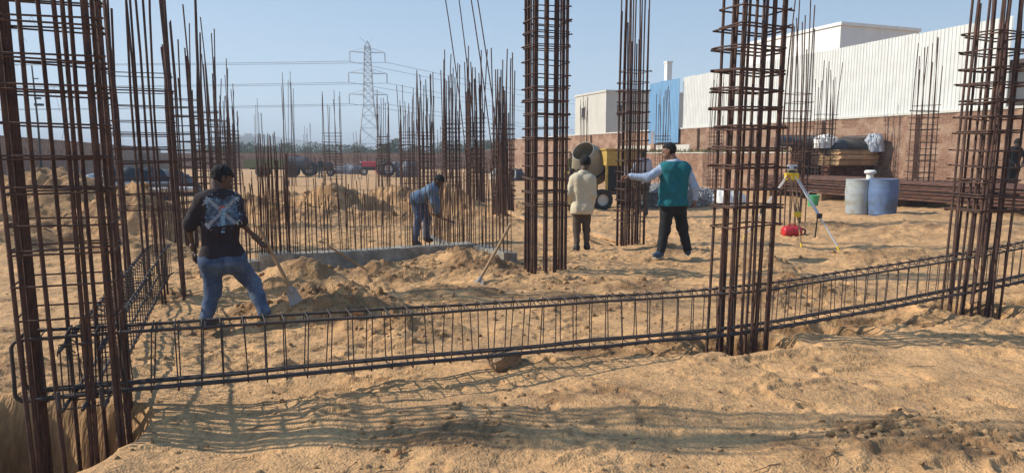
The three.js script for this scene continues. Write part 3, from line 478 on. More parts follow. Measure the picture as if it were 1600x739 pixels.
// lumpy tarpaulin or heap from a displaced dome
function heap(name, label, cat, x, y, d, w, h, l, mat, rough = 0.35, s = 1, turn = 0, grp) {
  const g = new THREE.SphereGeometry(1, 40, 20, 0, Math.PI * 2, 0, Math.PI * 0.53); const P = g.attributes.position, v = V();
  for (let i = 0; i < P.count; i++) { v.fromBufferAttribute(P, i); const q = Math.pow(Math.max(Math.abs(v.x), Math.abs(v.z), 1e-3), 0.0), r = 1 + rough * (fbm(v.x * 2.3 + s * 7, v.z * 2.3 + v.y * 2, 4, 300 + s) - 0.5) * 2; P.setXYZ(i, v.x * r * w / 2 * q, Math.pow(Math.max(0, v.y), 0.7) * h * r - (v.y < 0 ? 0.1 : 0), v.z * r * l / 2); }
  g.computeVertexNormals(); const m = mesh(name, g, mat); m.position.set(x, y, -d); m.rotation.y = turn; return tag(m, label, cat, grp);
}
M.tarp = std(lin(0.012, 0.013, 0.016), { roughness: 0.45 }); M.tarpGrey = std(lin(0.10, 0.11, 0.13), { roughness: 0.6 }); M.tarpBlue = std(lin(0.36, 0.38, 0.41), { roughness: 0.55 }); M.sack = std(lin(0.72, 0.71, 0.66), { roughness: 0.8 });
const leftStuff = [[205, 285, 24, 3.0, 1.3, 1.2, 'tarp', 'black tarpaulin heap against the left wall beside the second cage'], [165, 285, 24, 2.6, 0.85, 1.0, 'tarpGrey', 'dark grey covered roll of material behind the nearest cage'], [115, 286, 23, 2.4, 0.9, 1.0, 'tarpBlue', 'bluish grey plastic covered stack by the left wall'], [65, 288, 22, 1.8, 0.9, 1.0, 'tarpGrey', 'grey covered stack by the left wall near the street pole'], [20, 290, 21, 2.2, 1.0, 1.2, 'tarp', 'black covered heap by the left wall at the image edge'], [255, 280, 27, 2.6, 1.1, 1.2, 'tarpGrey', 'grey covered heap behind the dark second cage']];
for (const [px, py, d, w, h, l, mt, label] of leftStuff) { const p = atDist(px, py, d); heap('covered_heap', label, 'heap', p[0], H(p[0], d) - 0.05, d, w, h, l, M[mt], 0.3, px, 0.3, 'covered heaps along the left wall'); }
for (let i = 0; i < 5; i++) { const p = atDist(95 + i * 32, 280, 20.5 + i * 0.4); const m = mesh('steel_pipe', tube([V(-1.6, 0, 0.2), V(1.6, 0, -0.3)], 0.09, 10), i % 2 ? M.tarpGrey : M.lightGrey); m.position.set(p[0], H(p[0], p[2]) + 0.45 + (i % 2) * 0.16, -p[2]); tag(m, ['grey pipe leaning lowest behind the nearest cage', 'grey pipe second from the left edge on the sand bank', 'middle pipe of the row on the sand bank', 'pipe lying near the dark second cage', 'pipe at the right end of the row on the sand bank'][i], 'pipe', 'pipes lying on the sand bank'); }

// ---------------------------------------------------------------- far: vehicles, trees, pylon, hills
function wheel(parent, x, y, z, r, w, hub = M.lightGrey) { // tyre with a rim, axis along z
  const t = mesh('tyre', xf(lathe([[r * 0.55, -w / 2], [r * 0.86, -w / 2], [r, -w * 0.32], [r, w * 0.32], [r * 0.86, w / 2], [r * 0.55, w / 2], [r * 0.55, -w / 2]], 28), 0, 0, 0, 0, Math.PI / 2), M.tyre, parent); t.position.set(x, y, z);
  mesh('rim', merge([xf(lathe([[0, -w * 0.2], [r * 0.2, -w * 0.22], [r * 0.5, -w * 0.05], [r * 0.56, -w * 0.42], [r * 0.58, 0], [r * 0.56, w * 0.42], [r * 0.5, w * 0.05], [r * 0.2, w * 0.22], [0, w * 0.2]], 20), 0, 0, 0, 0, Math.PI / 2)]), hub, t); return t;
}
function tractor(label, x, d, turn, paint) {
  const g = thing('tractor', label, 'tractor', x, H(x, d), d, turn, 'vehicles parked at the back of the site');
  for (const s of [-1, 1]) { wheel(g, -0.75, 0.68, s * 0.72, 0.68, 0.36, M.lightGrey); wheel(g, 1.15, 0.36, s * 0.62, 0.36, 0.22, M.lightGrey); }
  mesh('chassis', merge([box(2.3, 0.3, 0.36, 0.15, 0.62, 0), box(0.3, 0.2, 1.2, 1.15, 0.42, 0), box(0.4, 0.4, 1.2, -0.75, 0.68, 0)]), M.dark, g);
  mesh('bonnet', xf(new RoundedBoxGeometry(1.45, 0.52, 0.56, 3, 0.12), 0.62, 1.06, 0), paint, g); mesh('grille', box(0.03, 0.36, 0.4, 1.35, 1.02, 0), M.dark, g);
  for (const s of [-1, 1]) { const f = new THREE.CylinderGeometry(0.8, 0.8, 0.4, 18, 1, true, -0.35, 2.0); mesh('mudguard', xf(f, -0.75, 0.66, s * 0.7, 0, Math.PI / 2), new THREE.MeshStandardMaterial({ color: paint.color, side: THREE.DoubleSide, roughness: 0.5 }), g); const hl = mesh('headlight', xf(new THREE.CylinderGeometry(0.07, 0.07, 0.06, 10), 1.34, 1.24, s * 0.2, 0, 0, Math.PI / 2), M.lightGrey, g); }
  mesh('seat', merge([xf(new RoundedBoxGeometry(0.42, 0.1, 0.42, 2, 0.04), -0.72, 1.2, 0), xf(new RoundedBoxGeometry(0.1, 0.4, 0.42, 2, 0.04), -0.93, 1.42, 0)]), M.dark, g);
  mesh('steering_wheel', xf(new THREE.TorusGeometry(0.19, 0.018, 6, 18), -0.25, 1.46, 0, Math.PI / 2, -0.9), M.dark, g); mesh('exhaust', bar([0.7, 1.3, 0.2], [0.7, 2.0, 0.2], 0.035, 8), M.dark, g);
  return g;
}
M.tractorRed = std(lin(0.62, 0.05, 0.07), { roughness: 0.5 }); M.tractorGrey = std(lin(0.16, 0.17, 0.18), { roughness: 0.6 }); M.tractorDark = std(lin(0.05, 0.05, 0.055), { roughness: 0.6 });
{ let p = atDist(586, 270, 66); tractor('red tractor with pale wheel rims parked at the back', p[0], 66, Math.PI + 0.35, M.tractorRed); p = atDist(616, 272, 62); tractor('dark grey tractor parked close to the red one', p[0], 62, 0.4, M.tractorGrey); p = atDist(497, 272, 64); tractor('dark tractor without bright paint hitched to the tanker', p[0], 64, 0.15, M.tractorDark); }
function trailer(label, x, d, turn, mat, tank) {
  const g = thing('trailer', label, 'trailer', x, H(x, d), d, turn, 'vehicles parked at the back of the site');
  if (tank) { mesh('tank', xf(new THREE.CapsuleGeometry(0.62, 1.2, 8, 20), 0, 1.2, 0, 0, 0, Math.PI / 2), mat, g); mesh('filler_cap', bar([0, 1.75, 0], [0, 1.95, 0], 0.16, 12), mat, g); }
  else { mesh('tray', merge([box(3.6, 0.1, 1.9, 0, 0.85, 0), box(3.6, 0.62, 0.06, 0, 1.2, 0.95), box(3.6, 0.62, 0.06, 0, 1.2, -0.95), box(0.06, 0.62, 1.9, -1.8, 1.2, 0), box(0.06, 0.62, 1.9, 1.8, 1.2, 0)]), mat, g); for (let i = -2; i <= 2; i++) mesh('side_rib', box(0.07, 0.64, 0.05, i * 0.8, 1.2, 1.0), mat, g); }
  mesh('drawbar', merge([box(1.4, 0.1, 0.1, 2.4, 0.7, 0), box(3.2, 0.14, 0.2, 0, 0.72, 0)]), M.dark, g); for (const s of [-1, 1]) wheel(g, -0.4, 0.45, s * 0.85, 0.45, 0.24, M.tyre); return g;
}
M.trailerGreen = std(lin(0.16, 0.18, 0.065), { roughness: 0.7 });
{ let p = atDist(418, 272, 62); trailer('green sided farm trailer parked at the back left', p[0], 62, 0.05, M.trailerGreen); p = atDist(462, 272, 62); trailer('dark round water tanker trailer parked next to the green trailer', p[0], 62.5, 0.1, M.tractorDark, true); }
for (const [px, py, d, w, h, l, mt, label] of [[637, 272, 62, 2.2, 1.4, 1.4, 'tarpGrey', 'purplish grey covered heap right of the tractors'], [808, 266, 50, 1.2, 0.85, 1, 'tarp', 'small black heap at the far edge left of the dense middle cage'], [775, 262, 56, 1.1, 0.8, 0.8, 'sack', 'pale far heap of sacks between the leaning bars'], [545, 268, 70, 3, 1.0, 1.4, 'tarpGrey', 'low dark heap left of the red tractor']]) { const p = atDist(px, py, d); heap('covered_heap', label, 'heap', p[0], H(p[0], d) - 0.05, d, w, h, l, M[mt], 0.3, px, 0, 'heaps at the back of the site'); }
// trees: trunk with limbs, crown of many small leaf faces in clumps
M.bark = std(lin(0.09, 0.065, 0.045), { roughness: 0.95 }); M.leafA = std(lin(0.055, 0.075, 0.022), { side: THREE.DoubleSide, roughness: 0.8 }); M.leafB = std(lin(0.07, 0.085, 0.035), { side: THREE.DoubleSide, roughness: 0.8 });
function tree(label, x, d, h, w, mat) {
  const y0 = H(x, d) - 0.1, g = thing('tree', label, 'tree', x, y0, d, rr(0, 6), 'trees beyond the far wall'); const parts = [tube([V(0, 0, 0), V(rr(-.2, .2), h * 0.3, 0), V(rr(-.3, .3), h * 0.62, rr(-.3, .3))], h * 0.03, 6, false, h * 0.012)], cl = [];
  for (let i = 0; i < 9; i++) { const a = rr(0, 6.28), q = Math.sqrt(rnd()), c = V(Math.cos(a) * q * w * 0.38, h * rr(0.42, 0.9) - q * h * 0.08, Math.sin(a) * q * w * 0.38); cl.push([c, rr(0.14, 0.26) * w]); parts.push(tube([V(0, h * rr(0.25, 0.5), 0), c], h * 0.012, 4, false, h * 0.004)); }
  mesh('trunk', merge(parts), M.bark, g);
  const P = [], n = 1700; for (let i = 0; i < n; i++) { const [c, r] = cl[Math.floor(rnd() * cl.length)]; const v = V(rr(-1, 1), rr(-0.75, 0.75), rr(-1, 1)); if (v.length() > 1) v.normalize(); const p = c.clone().addScaledVector(v, r), s = h * rr(0.03, 0.06), e1 = V(rr(-1, 1), rr(-1, 1), rr(-1, 1)).normalize().multiplyScalar(s), e2 = V(rr(-1, 1), rr(-1, 1), rr(-1, 1)).normalize().multiplyScalar(s); for (const q of [p.clone().sub(e1), p.clone().add(e2), p.clone().add(e1)]) P.push(q.x, q.y, q.z); }
  const geo = new THREE.BufferGeometry(); geo.setAttribute('position', new THREE.Float32BufferAttribute(P, 3)); geo.computeVertexNormals(); mesh('crown', geo, mat, g); return g;
}
const treeSpec = [[372, 110, 3.4, 5], [388, 118, 4.2, 6], [405, 150, 4, 7], [430, 125, 3.6, 7], [447, 140, 4.4, 6], [470, 122, 3.6, 6], [495, 135, 4.4, 7], [517, 150, 4.0, 8], [545, 128, 3.8, 7], [566, 120, 3.4, 5], [590, 140, 4, 6], [613, 112, 5.0, 5.0], [640, 135, 4.2, 7], [668, 128, 4, 7], [690, 142, 4.4, 7], [712, 125, 4.2, 6], [735, 135, 4.6, 7], [760, 120, 4.4, 7], [788, 118, 4.6, 7], [812, 112, 4.4, 7], [838, 118, 4.2, 7], [868, 112, 4.3, 6], [350, 130, 3.6, 6], [330, 140, 3.6, 6]];
treeSpec.forEach(([px, d, h, w], i) => tree(i === 11 ? 'tallest round far tree just left of the bending man' : 'low dark green tree in the far tree line', (px - 800) / FPX * d, d, h, w, i % 3 ? M.leafA : M.leafB));
{ // hazy hill and distant blocks
  const P = [], I = [], n = 60; for (let i = 0; i <= n; i++) { const x = -900 + i * 22, h = 24 * Math.exp(-Math.pow((x + 420) / 120, 2)) + 9 * fbm(i * 0.3, 3, 3, 400) + 4; P.push(x, -4, -1050, x, h, -1150, x, -4, -1300); } for (let i = 0; i < n; i++) { const a = i * 3; I.push(a, a + 3, a + 1, a + 1, a + 3, a + 4, a + 1, a + 4, a + 2, a + 2, a + 4, a + 5); } const g = new THREE.BufferGeometry(); g.setAttribute('position', new THREE.Float32BufferAttribute(P, 3)); g.setIndex(I); g.computeVertexNormals(); tag(mesh('hills', g, std(lin(0.12, 0.13, 0.09))), 'low hazy hills on the horizon', 'hills', null, 'structure');
}
for (const [px, w, h, d, label] of [[385, 12, 12.5, 420, 'hazy distant block just right of the receding cages'], [372, 9, 9, 430, 'smaller hazy distant block behind the receding cages']]) { const x = (px - 800) / FPX * d, g = thing('building', label, 'building', x, -0.5, d, 0.1, 'hazy blocks on the horizon'); mesh('walls', box(w, h, 8, 0, h / 2, 0), M.greyRender, g); mesh('roof_tank', box(w * 0.3, 2, 3, w * 0.2, h + 1, 0), M.greyRender, g); for (let i = 0; i < 3; i++) for (let j = 0; j < 3; j++) mesh('window', box(1.4, 1.3, 0.1, (i - 1) * w * 0.3, 2.2 + j * 3.1, 4.03), M.dark, g); }
const pylonX = (579 - 800) / FPX * 170, pylonD = 170, armY = [16.5, 21.6, 26.6];
{
  const g = thing('lattice_pylon', 'tall grey steel lattice power pylon in the hazy distance', 'pylon', pylonX, -0.5, pylonD, 0.25); M.pylon = std(lin(0.46, 0.47, 0.48), { roughness: 0.6 });
  const wd = (y) => y < 15 ? 3.1 - 1.9 * y / 15 : 1.2 - 0.5 * (y - 15) / 13, Hp = 28.6, c = (y, i) => V([1, 1, -1, -1][i] * wd(y), y, [1, -1, -1, 1][i] * wd(y));
  for (let i = 0; i < 4; i++) mesh('leg', tube([c(0, i), c(15, i), c(28, i), V(0, 29.4, 0)], 0.11, 4), M.pylon, g);
  let y = 0; while (y < 27.5) { const h = Math.max(1.2, wd(y) * 1.5), y2 = Math.min(28, y + h); const s = []; for (let i = 0; i < 4; i++) { const j = (i + 1) % 4; s.push(tube([c(y, i), c(y2, j)], 0.06, 3), tube([c(y, j), c(y2, i)], 0.06, 3), tube([c(y2, i), c(y2, j)], 0.055, 3)); } mesh('lattice_panel', merge(s), M.pylon, g); y = y2; }
  for (const ay of armY) for (const s of [-1, 1]) { const b = 4.6 - (ay > 25 ? 0.4 : 0), w = wd(ay); mesh('cross_arm', merge([tube([V(s * w, ay, w), V(s * b, ay + 0.1, 0)], 0.08, 3), tube([V(s * w, ay, -w), V(s * b, ay + 0.1, 0)], 0.08, 3), tube([V(s * w, ay + 1.1, 0), V(s * b, ay + 0.1, 0)], 0.07, 3), tube([V(s * w * 1.8, ay + 0.05, 0), V(s * w, ay + 1.0, 0)], 0.05, 3)]), M.pylon, g); mesh('insulator', bar([s * b, ay, 0], [s * b, ay - 2.2, 0], 0.12, 6), M.pylon, g); }
  mesh('peak', merge([tube([V(0, 28.5, 0), V(-1.7, 30.2, 0)], 0.06, 3), tube([V(0, 28.5, 0), V(1.7, 30.2, 0)], 0.06, 3)]), M.pylon, g);
  const wm = std(lin(0.12, 0.13, 0.14)); const side = ['left', 'right'], lev = ['lowest', 'middle', 'topmost'];
  const ca = Math.cos(0.25), sa = Math.sin(0.25);
  armY.forEach((ay, k) => [-1, 1].forEach((s, j) => {
    const ax = pylonX + s * 4.6 * ca, az = -pylonD - s * 4.6 * sa * -1 * -1, yy = ay - 2.7;
    for (const [dir, ex, ez, dy] of [['left', -260, -pylonD + 30, -1], ['right', 210, -pylonD - 320, 0]]) { const pts = []; for (let i = 0; i <= 24; i++) { const t = i / 24; pts.push(V(ax + (ex - ax + s * 4) * t, yy + dy * t - 26 * t * (1 - t) * (dir === 'right' ? 0.9 : 0.28), az + (ez - az) * t)); } tag(mesh('power_line', tube(pts, 0.045, 4), wm), `${lev[k]} ${side[j]} side power line leaving the pylon to the ${dir}`, 'wire', 'power lines strung from the pylon'); }
  }));
}
const _bg = new RoundedBoxGeometry(0.235, 0.095, 0.4, 1, 0.006); const brickGeo = () => _bg;
M.brickUnit = [[0.33, 0.12, 0.07], [0.27, 0.10, 0.065], [0.38, 0.16, 0.10]].map(c => std(lin(...c), { map: concMap, roughness: 0.95 }));
// ---------------------------------------------------------------- things standing about on the site
M.barrelBlue = std(lin(0.13, 0.21, 0.39), { map: grime, roughness: 0.6 }); M.barrelGrey = std(lin(0.42, 0.47, 0.49), { map: grime, roughness: 0.65 });
function barrel(label, px, py, d, r, h, mat, inner) {
  const p = atDist(px, py, d), g = thing('barrel', label, 'barrel', p[0], H(p[0], d) - 0.03, d, rr(0, 3), 'plastic water drums');
  const pr = [[r * 0.82, 0], [r * 0.86, 0.02]]; for (let i = 0; i <= 14; i++) { const t = i / 14; pr.push([r * (0.86 + 0.11 * t + 0.07 * Math.sin(Math.PI * Math.min(1, t * 1.02)) + (Math.abs(t - 0.34) < 0.04 || Math.abs(t - 0.68) < 0.04 ? 0.018 : 0)), 0.03 + t * (h - 0.06)]); } pr.push([r * 0.965, h], [r * 0.91, h - 0.005], [r * 0.92, h - 0.05], [r * 0.9, 0.04]);
  mesh('drum', lathe(pr, 40), mat, g); mesh('water', xf(new THREE.CircleGeometry(r * 0.9, 32), 0, h * 0.72, 0, 0, -Math.PI / 2), std(lin(0.05, 0.06, 0.06), { roughness: 0.08 }), g); mesh('rim', xf(new THREE.TorusGeometry(r * 0.945, 0.018, 8, 40), 0, h - 0.004, 0, 0, Math.PI / 2), mat, g); return g;
}
barrel('faded grey open water barrel beside the blue one', 1341, 333, 16.9, 0.31, 0.87, M.barrelGrey); barrel('dusty blue open water barrel', 1379, 334, 16.5, 0.33, 0.88, M.barrelBlue);
{ const p = atDist(1359, 300, 17.4), g = thing('white_pipe_stand', 'white plastic pipe with a round cap standing behind the two barrels', 'pipe', p[0], H(p[0], 17.4) - 0.05, 17.4); mesh('pipe', bar([0, 0, 0], [0, 1.06, 0], 0.085, 16), M.sack, g); mesh('cap', lathe([[0, 1.13], [0.1, 1.13], [0.14, 1.1], [0.14, 1.05], [0.09, 1.03], [0, 1.03]], 20), M.sack, g); }
{ const p = atDist(1400, 320, 16.6); const m = mesh('wooden_stake', box(0.05, 0.8, 0.05, 0, 0.4, 0), M.wood); m.position.set(p[0], H(p[0], 16.6) - 0.08, -16.6); m.rotation.z = -0.06; tag(m, 'pale wooden stake leaning on the right of the blue barrel', 'stake'); }
{ // red two-lobed can lying on its side
  const p = atDist(1238, 360, 13.3), g = thing('red_fuel_can', 'red plastic can lying on the sand under the tripod', 'can', p[0], H(p[0], 13.3) + 0.11, 13.3, 0.15);
  mesh('can_body', xf(lathe([[0, -0.19], [0.07, -0.19], [0.11, -0.165], [0.115, -0.02], [0.095, 0], [0.115, 0.02], [0.11, 0.165], [0.07, 0.19], [0, 0.19]], 28), 0, 0, 0, 0, 0, Math.PI / 2), M.redP, g);
  mesh('spout', tube([V(0.19, 0.02, 0), V(0.24, 0.05, 0), V(0.28, 0.02, 0.02), V(0.26, -0.05, 0.03)], 0.018, 8), M.black, g); mesh('grip', tube([V(-0.1, 0.1, 0), V(-0.06, 0.14, 0), V(0.06, 0.14, 0), V(0.1, 0.1, 0)], 0.014, 8), M.redP, g);
}
{ const p = atDist(1271, 325, 19.6), g = thing('green_bucket', 'green plastic bucket standing on the sand left of the barrels', 'bucket', p[0], H(p[0], 19.6) - 0.02, 19.6); mesh('pail', lathe([[0, 0.01], [0.12, 0.01], [0.13, 0], [0.165, 0.30], [0.18, 0.31], [0.17, 0.325], [0.155, 0.31], [0.12, 0.02], [0, 0.02]], 28), M.green, g); mesh('handle', tube([V(-0.17, 0.3, 0), V(-0.14, 0.42, 0.03), V(0, 0.47, 0.04), V(0.14, 0.42, 0.03), V(0.17, 0.3, 0)], 0.006, 6), M.alu, g); }
{ // surveying level on its tripod
  const [hx, hy, d] = atDist(1238, 270, 12.25), g = thing('survey_tripod', 'aluminium surveying tripod with a yellow head', 'tripod', hx, 0, d);
  const head = hy - 0.02;
  const feet = [[1314, 388, 0.02], [1192, 352, 0.3], [1237, 374, 0.5]];
  const F = feet.map(([px, py], i) => { const q = i === 0 ? onGround(px, py, 0.02) : [hx + [0, -0.62, -0.02][i], d + [0, 0.62, -0.62][i]]; return V(q[0] - hx, H(q[0], q[1]), -(q[1] - d)); });
  F.forEach((f, i) => {
    const leg = new THREE.Group(); leg.name = 'leg'; g.add(leg); const top = V(f.x * 0.07, head - 0.02, f.z * 0.07), mid = top.clone().lerp(f, 0.55), dirn = f.clone().sub(top).normalize(), s = V(-dirn.z, 0, dirn.x).normalize().multiplyScalar(0.035);
    const lm = i === 2 ? M.woodOld : M.alu;
    mesh('upper_tube', tube([top.clone().add(s), mid.clone().add(s)], 0.013, 8), lm, leg); mesh('upper_tube', tube([top.clone().sub(s), mid.clone().sub(s)], 0.013, 8), lm, leg); mesh('lower_tube', tube([top.clone().lerp(f, 0.45), top.clone().lerp(f, 0.95)], 0.014, 8), lm, leg);
    mesh('clamp', xf(new RoundedBoxGeometry(0.11, 0.09, 0.06, 2, 0.012), mid.x, mid.y, mid.z, Math.atan2(-s.z, s.x)), i === 2 ? M.yellow : M.black, leg); mesh('foot_spike', tube([top.clone().lerp(f, 0.94), f.clone().add(V(0, -0.03, 0))], 0.022, 8, false, 0.006), M.yellow, leg);
    mesh('hinge', xf(new RoundedBoxGeometry(0.075, 0.13, 0.06, 2, 0.015), top.x * 1.5, head - 0.05, top.z * 1.5, Math.atan2(f.x, f.z)), M.yellow, leg);
  });
  mesh('head_plate', lathe([[0, head - 0.05], [0.08, head - 0.04], [0.105, head], [0.10, head + 0.02], [0, head + 0.022]], 24), M.yellow, g); mesh('strap', tube([V(F[0].x * 0.55, head * 0.47, F[0].z * 0.55), V(F[0].x * 0.53, head * 0.3, F[0].z * 0.55), V(F[0].x * 0.5, head * 0.13, F[0].z * 0.56)], 0.012, 5), M.black, g);
  const l = thing('survey_level', 'small grey and white levelling instrument on the yellow tripod head', 'level', hx, head + 0.022, d, 0.35);
  mesh('base', lathe([[0, 0], [0.06, 0], [0.065, 0.02], [0.05, 0.035], [0, 0.035]], 20), M.dark, l); mesh('housing', xf(new RoundedBoxGeometry(0.17, 0.10, 0.10, 3, 0.025), 0, 0.09, 0), M.lightGrey, l); mesh('objective', xf(new THREE.CylinderGeometry(0.036, 0.032, 0.06, 18), 0.10, 0.09, 0, 0, 0, Math.PI / 2), M.dark, l); mesh('eyepiece', xf(new THREE.CylinderGeometry(0.018, 0.024, 0.05, 14), -0.10, 0.09, 0, 0, 0, Math.PI / 2), M.dark, l); mesh('focus_knob', xf(new THREE.CylinderGeometry(0.022, 0.022, 0.03, 14), 0.02, 0.09, 0.06, 0, Math.PI / 2), M.dark, l);
}
{ // diesel concrete mixer
  const d = 20.4, [x] = onGround(968, 325); const g = thing('concrete_mixer', 'concrete mixer with a dusty grey drum and a yellow engine hood', 'mixer', (x * 20.4 / onGround(968, 325)[1]) - 0.42, H(3.2, d) + 0.0, d, 0.2);
  M.mixYellow = std(lin(0.62, 0.42, 0.10), { map: grime, roughness: 0.7 }); M.mixDrum = std(lin(0.42, 0.41, 0.35), { map: grime, roughness: 0.9 });
  const dr = lathe([[0.24, -0.62], [0.40, -0.55], [0.56, -0.2], [0.57, 0.12], [0.36, 0.60], [0.34, 0.66], [0.32, 0.65], [0.34, 0.58], [0.52, 0.1], [0.5, -0.2], [0, -0.4]], 28); const drum = mesh('drum', xf(dr, -0.32, 1.32, -0.5, 0.35, 0.35, 0.85), M.mixDrum, g);
  mesh('gear_ring', xf(new THREE.TorusGeometry(0.585, 0.03, 6, 32), -0.32, 1.31, -0.5, 0.35, Math.PI / 2 + 0.35, 0.85), M.dark, g);
  mesh('hood', xf(new RoundedBoxGeometry(1.15, 0.46, 0.95, 2, 0.03), 0.42, 1.52, 0), M.mixYellow, g); mesh('hood_roof', box(1.22, 0.04, 1.02, 0.42, 1.77, 0), M.mixYellow, g);
  for (const [a, b] of [[-0.13, 0.45], [0.97, 0.45], [-0.13, -0.45], [0.97, -0.45]]) mesh('hood_post', box(0.06, 0.85, 0.06, a, 0.9, b), M.mixYellow, g);
  mesh('engine', merge([box(0.7, 0.5, 0.5, 0.42, 0.82, 0), xf(new THREE.CylinderGeometry(0.26, 0.26, 0.12, 20), 0.42, 0.85, 0.33, 0, Math.PI / 2)]), M.black, g); mesh('side_guard', box(0.5, 0.72, 0.03, 0.13, 0.95, 0.42), M.black, g); mesh('frame', merge([box(2.3, 0.1, 0.12, -0.1, 0.50, 0.42), box(2.3, 0.1, 0.12, -0.1, 0.50, -0.42), box(0.12, 0.1, 0.95, -1.1, 0.50, 0), box(0.12, 0.7, 0.12, -0.95, 0.85, 0.4), box(0.12, 0.7, 0.12, -0.95, 0.85, -0.4), box(1.0, 0.08, 0.08, 1.4, 0.42, 0)]), M.ironBrown, g);
  for (const s of [-1, 1]) { wheel(g, -0.28, 0.31, s * 0.52, 0.31, 0.17, M.greyRender); wheel(g, 0.85, 0.31, s * 0.52, 0.31, 0.17, M.greyRender); }
  mesh('control_lever', tube([V(0.3, 0.6, 0.5), V(0.38, 1.0, 0.55), V(0.42, 1.35, 0.52)], 0.02, 6), M.lightGrey, g); mesh('loading_hopper', xf(new THREE.CylinderGeometry(0.4, 0.26, 0.4, 4, 1, true), -1.05, 0.85, 0.35, 0.78), new THREE.MeshStandardMaterial({ color: lin(0.2, 0.18, 0.15), side: THREE.DoubleSide }), g);
}
{ // aggregate heap
  const [x, d] = [5.1, 21.6]; const h = heap('gravel_heap', 'grey gravel heap behind the green vest man', 'gravel', x, H(x, d) - 0.03, d, 2.9, 0.62, 1.8, std(lin(0.20, 0.195, 0.19), { roughness: 0.95 }), 0.25, 9);
  const g = new THREE.IcosahedronGeometry(0.03, 0), im = new THREE.InstancedMesh(g, std(lin(0.30, 0.29, 0.285), { roughness: 0.95, flatShading: true }), 2600), m4 = new THREE.Matrix4(), q = new THREE.Quaternion(), P = h.geometry.attributes.position;
  for (let i = 0; i < 2600; i++) { const k = Math.floor(rnd() * P.count), s = rr(0.6, 1.7); q.setFromEuler(new THREE.Euler(rr(0, 6), rr(0, 6), rr(0, 6))); m4.compose(V(x + P.getX(k) * rr(0.9, 1.04) + rr(-.1, .1), Math.max(H(x, d), h.position.y + P.getY(k) * rr(.95, 1.03)), -d + P.getZ(k) * rr(0.9, 1.04) + rr(-.1, .1)), q, V(s, s * 0.8, s * 1.1)); im.setMatrixAt(i, m4); im.setColorAt(i, new THREE.Color().setScalar(rr(0.55, 1.3))); }
  im.name = 'gravel_stones'; im.castShadow = im.receiveShadow = true; scene.add(im); tag(im, 'loose grey stones of the gravel heap', 'stones', null, 'stuff');
}
heap('sack_heap', 'white sacks heaped behind the tripod side cage', 'sacks', 6.75, H(6.7, 21) - 0.02, 21.2, 1.2, 0.55, 0.8, M.sack, 0.3, 4, 0.2); heap('sack_heap', 'small white sack lying by the low brick wall', 'sacks', 7.0, H(7, 26) - 0.02, 25.8, 0.8, 0.35, 0.5, M.sack, 0.3, 5, 0);
{ // stored rebar on sleepers along the wall
  const d0 = 13.0, g = onWall('rebar_stack', 'long stack of rusty steel bars stored along the right wall', 'rebar stack', d0 + 12.8, 3.0, 0.1); const L = 13.5;
  for (let i = 0; i < 6; i++) mesh('sleeper', box(0.2, 0.3, 2.3, 0.8 + i * 2.4, 0.13, 0), M.woodOld, g);
  for (let k = 0; k < 6; k++) for (let i = 0; i < 24; i++) { if (k > 0 && k < 5 && i > 2 && i < 22 && rnd() < 0.6) continue; const z = (i / 23 - 0.5) * 2.1 + rr(-.02, .02), y = 0.32 + k * 0.085 + rr(-.015, .015), e = rr(-0.5, 0.3); mesh('rebar', tube([V(e, y, z), V(L * 0.35, y - rr(0, .03), z + rr(-.05, .05)), V(L * 0.7, y - rr(0, .03), z + rr(-.05, .05)), V(L + e, y, z + rr(-.05, .05))], 0.021, 5), i % 3 ? M.rustThin : M.rustFar, g); }
}
function stack(name, label, cat, px, py, d, n, w, t, l, mat, turn, part) { const p = atDist(px, py, d), g = thing(name, label, cat, p[0], p[1], d, turn); for (let i = 0; i < n; i++) { const b = mesh(part, box(w, t * 0.9, l), mat, g); b.position.set(rr(-.03, .03), t * (i + 0.5), rr(-.03, .03)); b.rotation.y = rr(-.03, .03); } return g; }
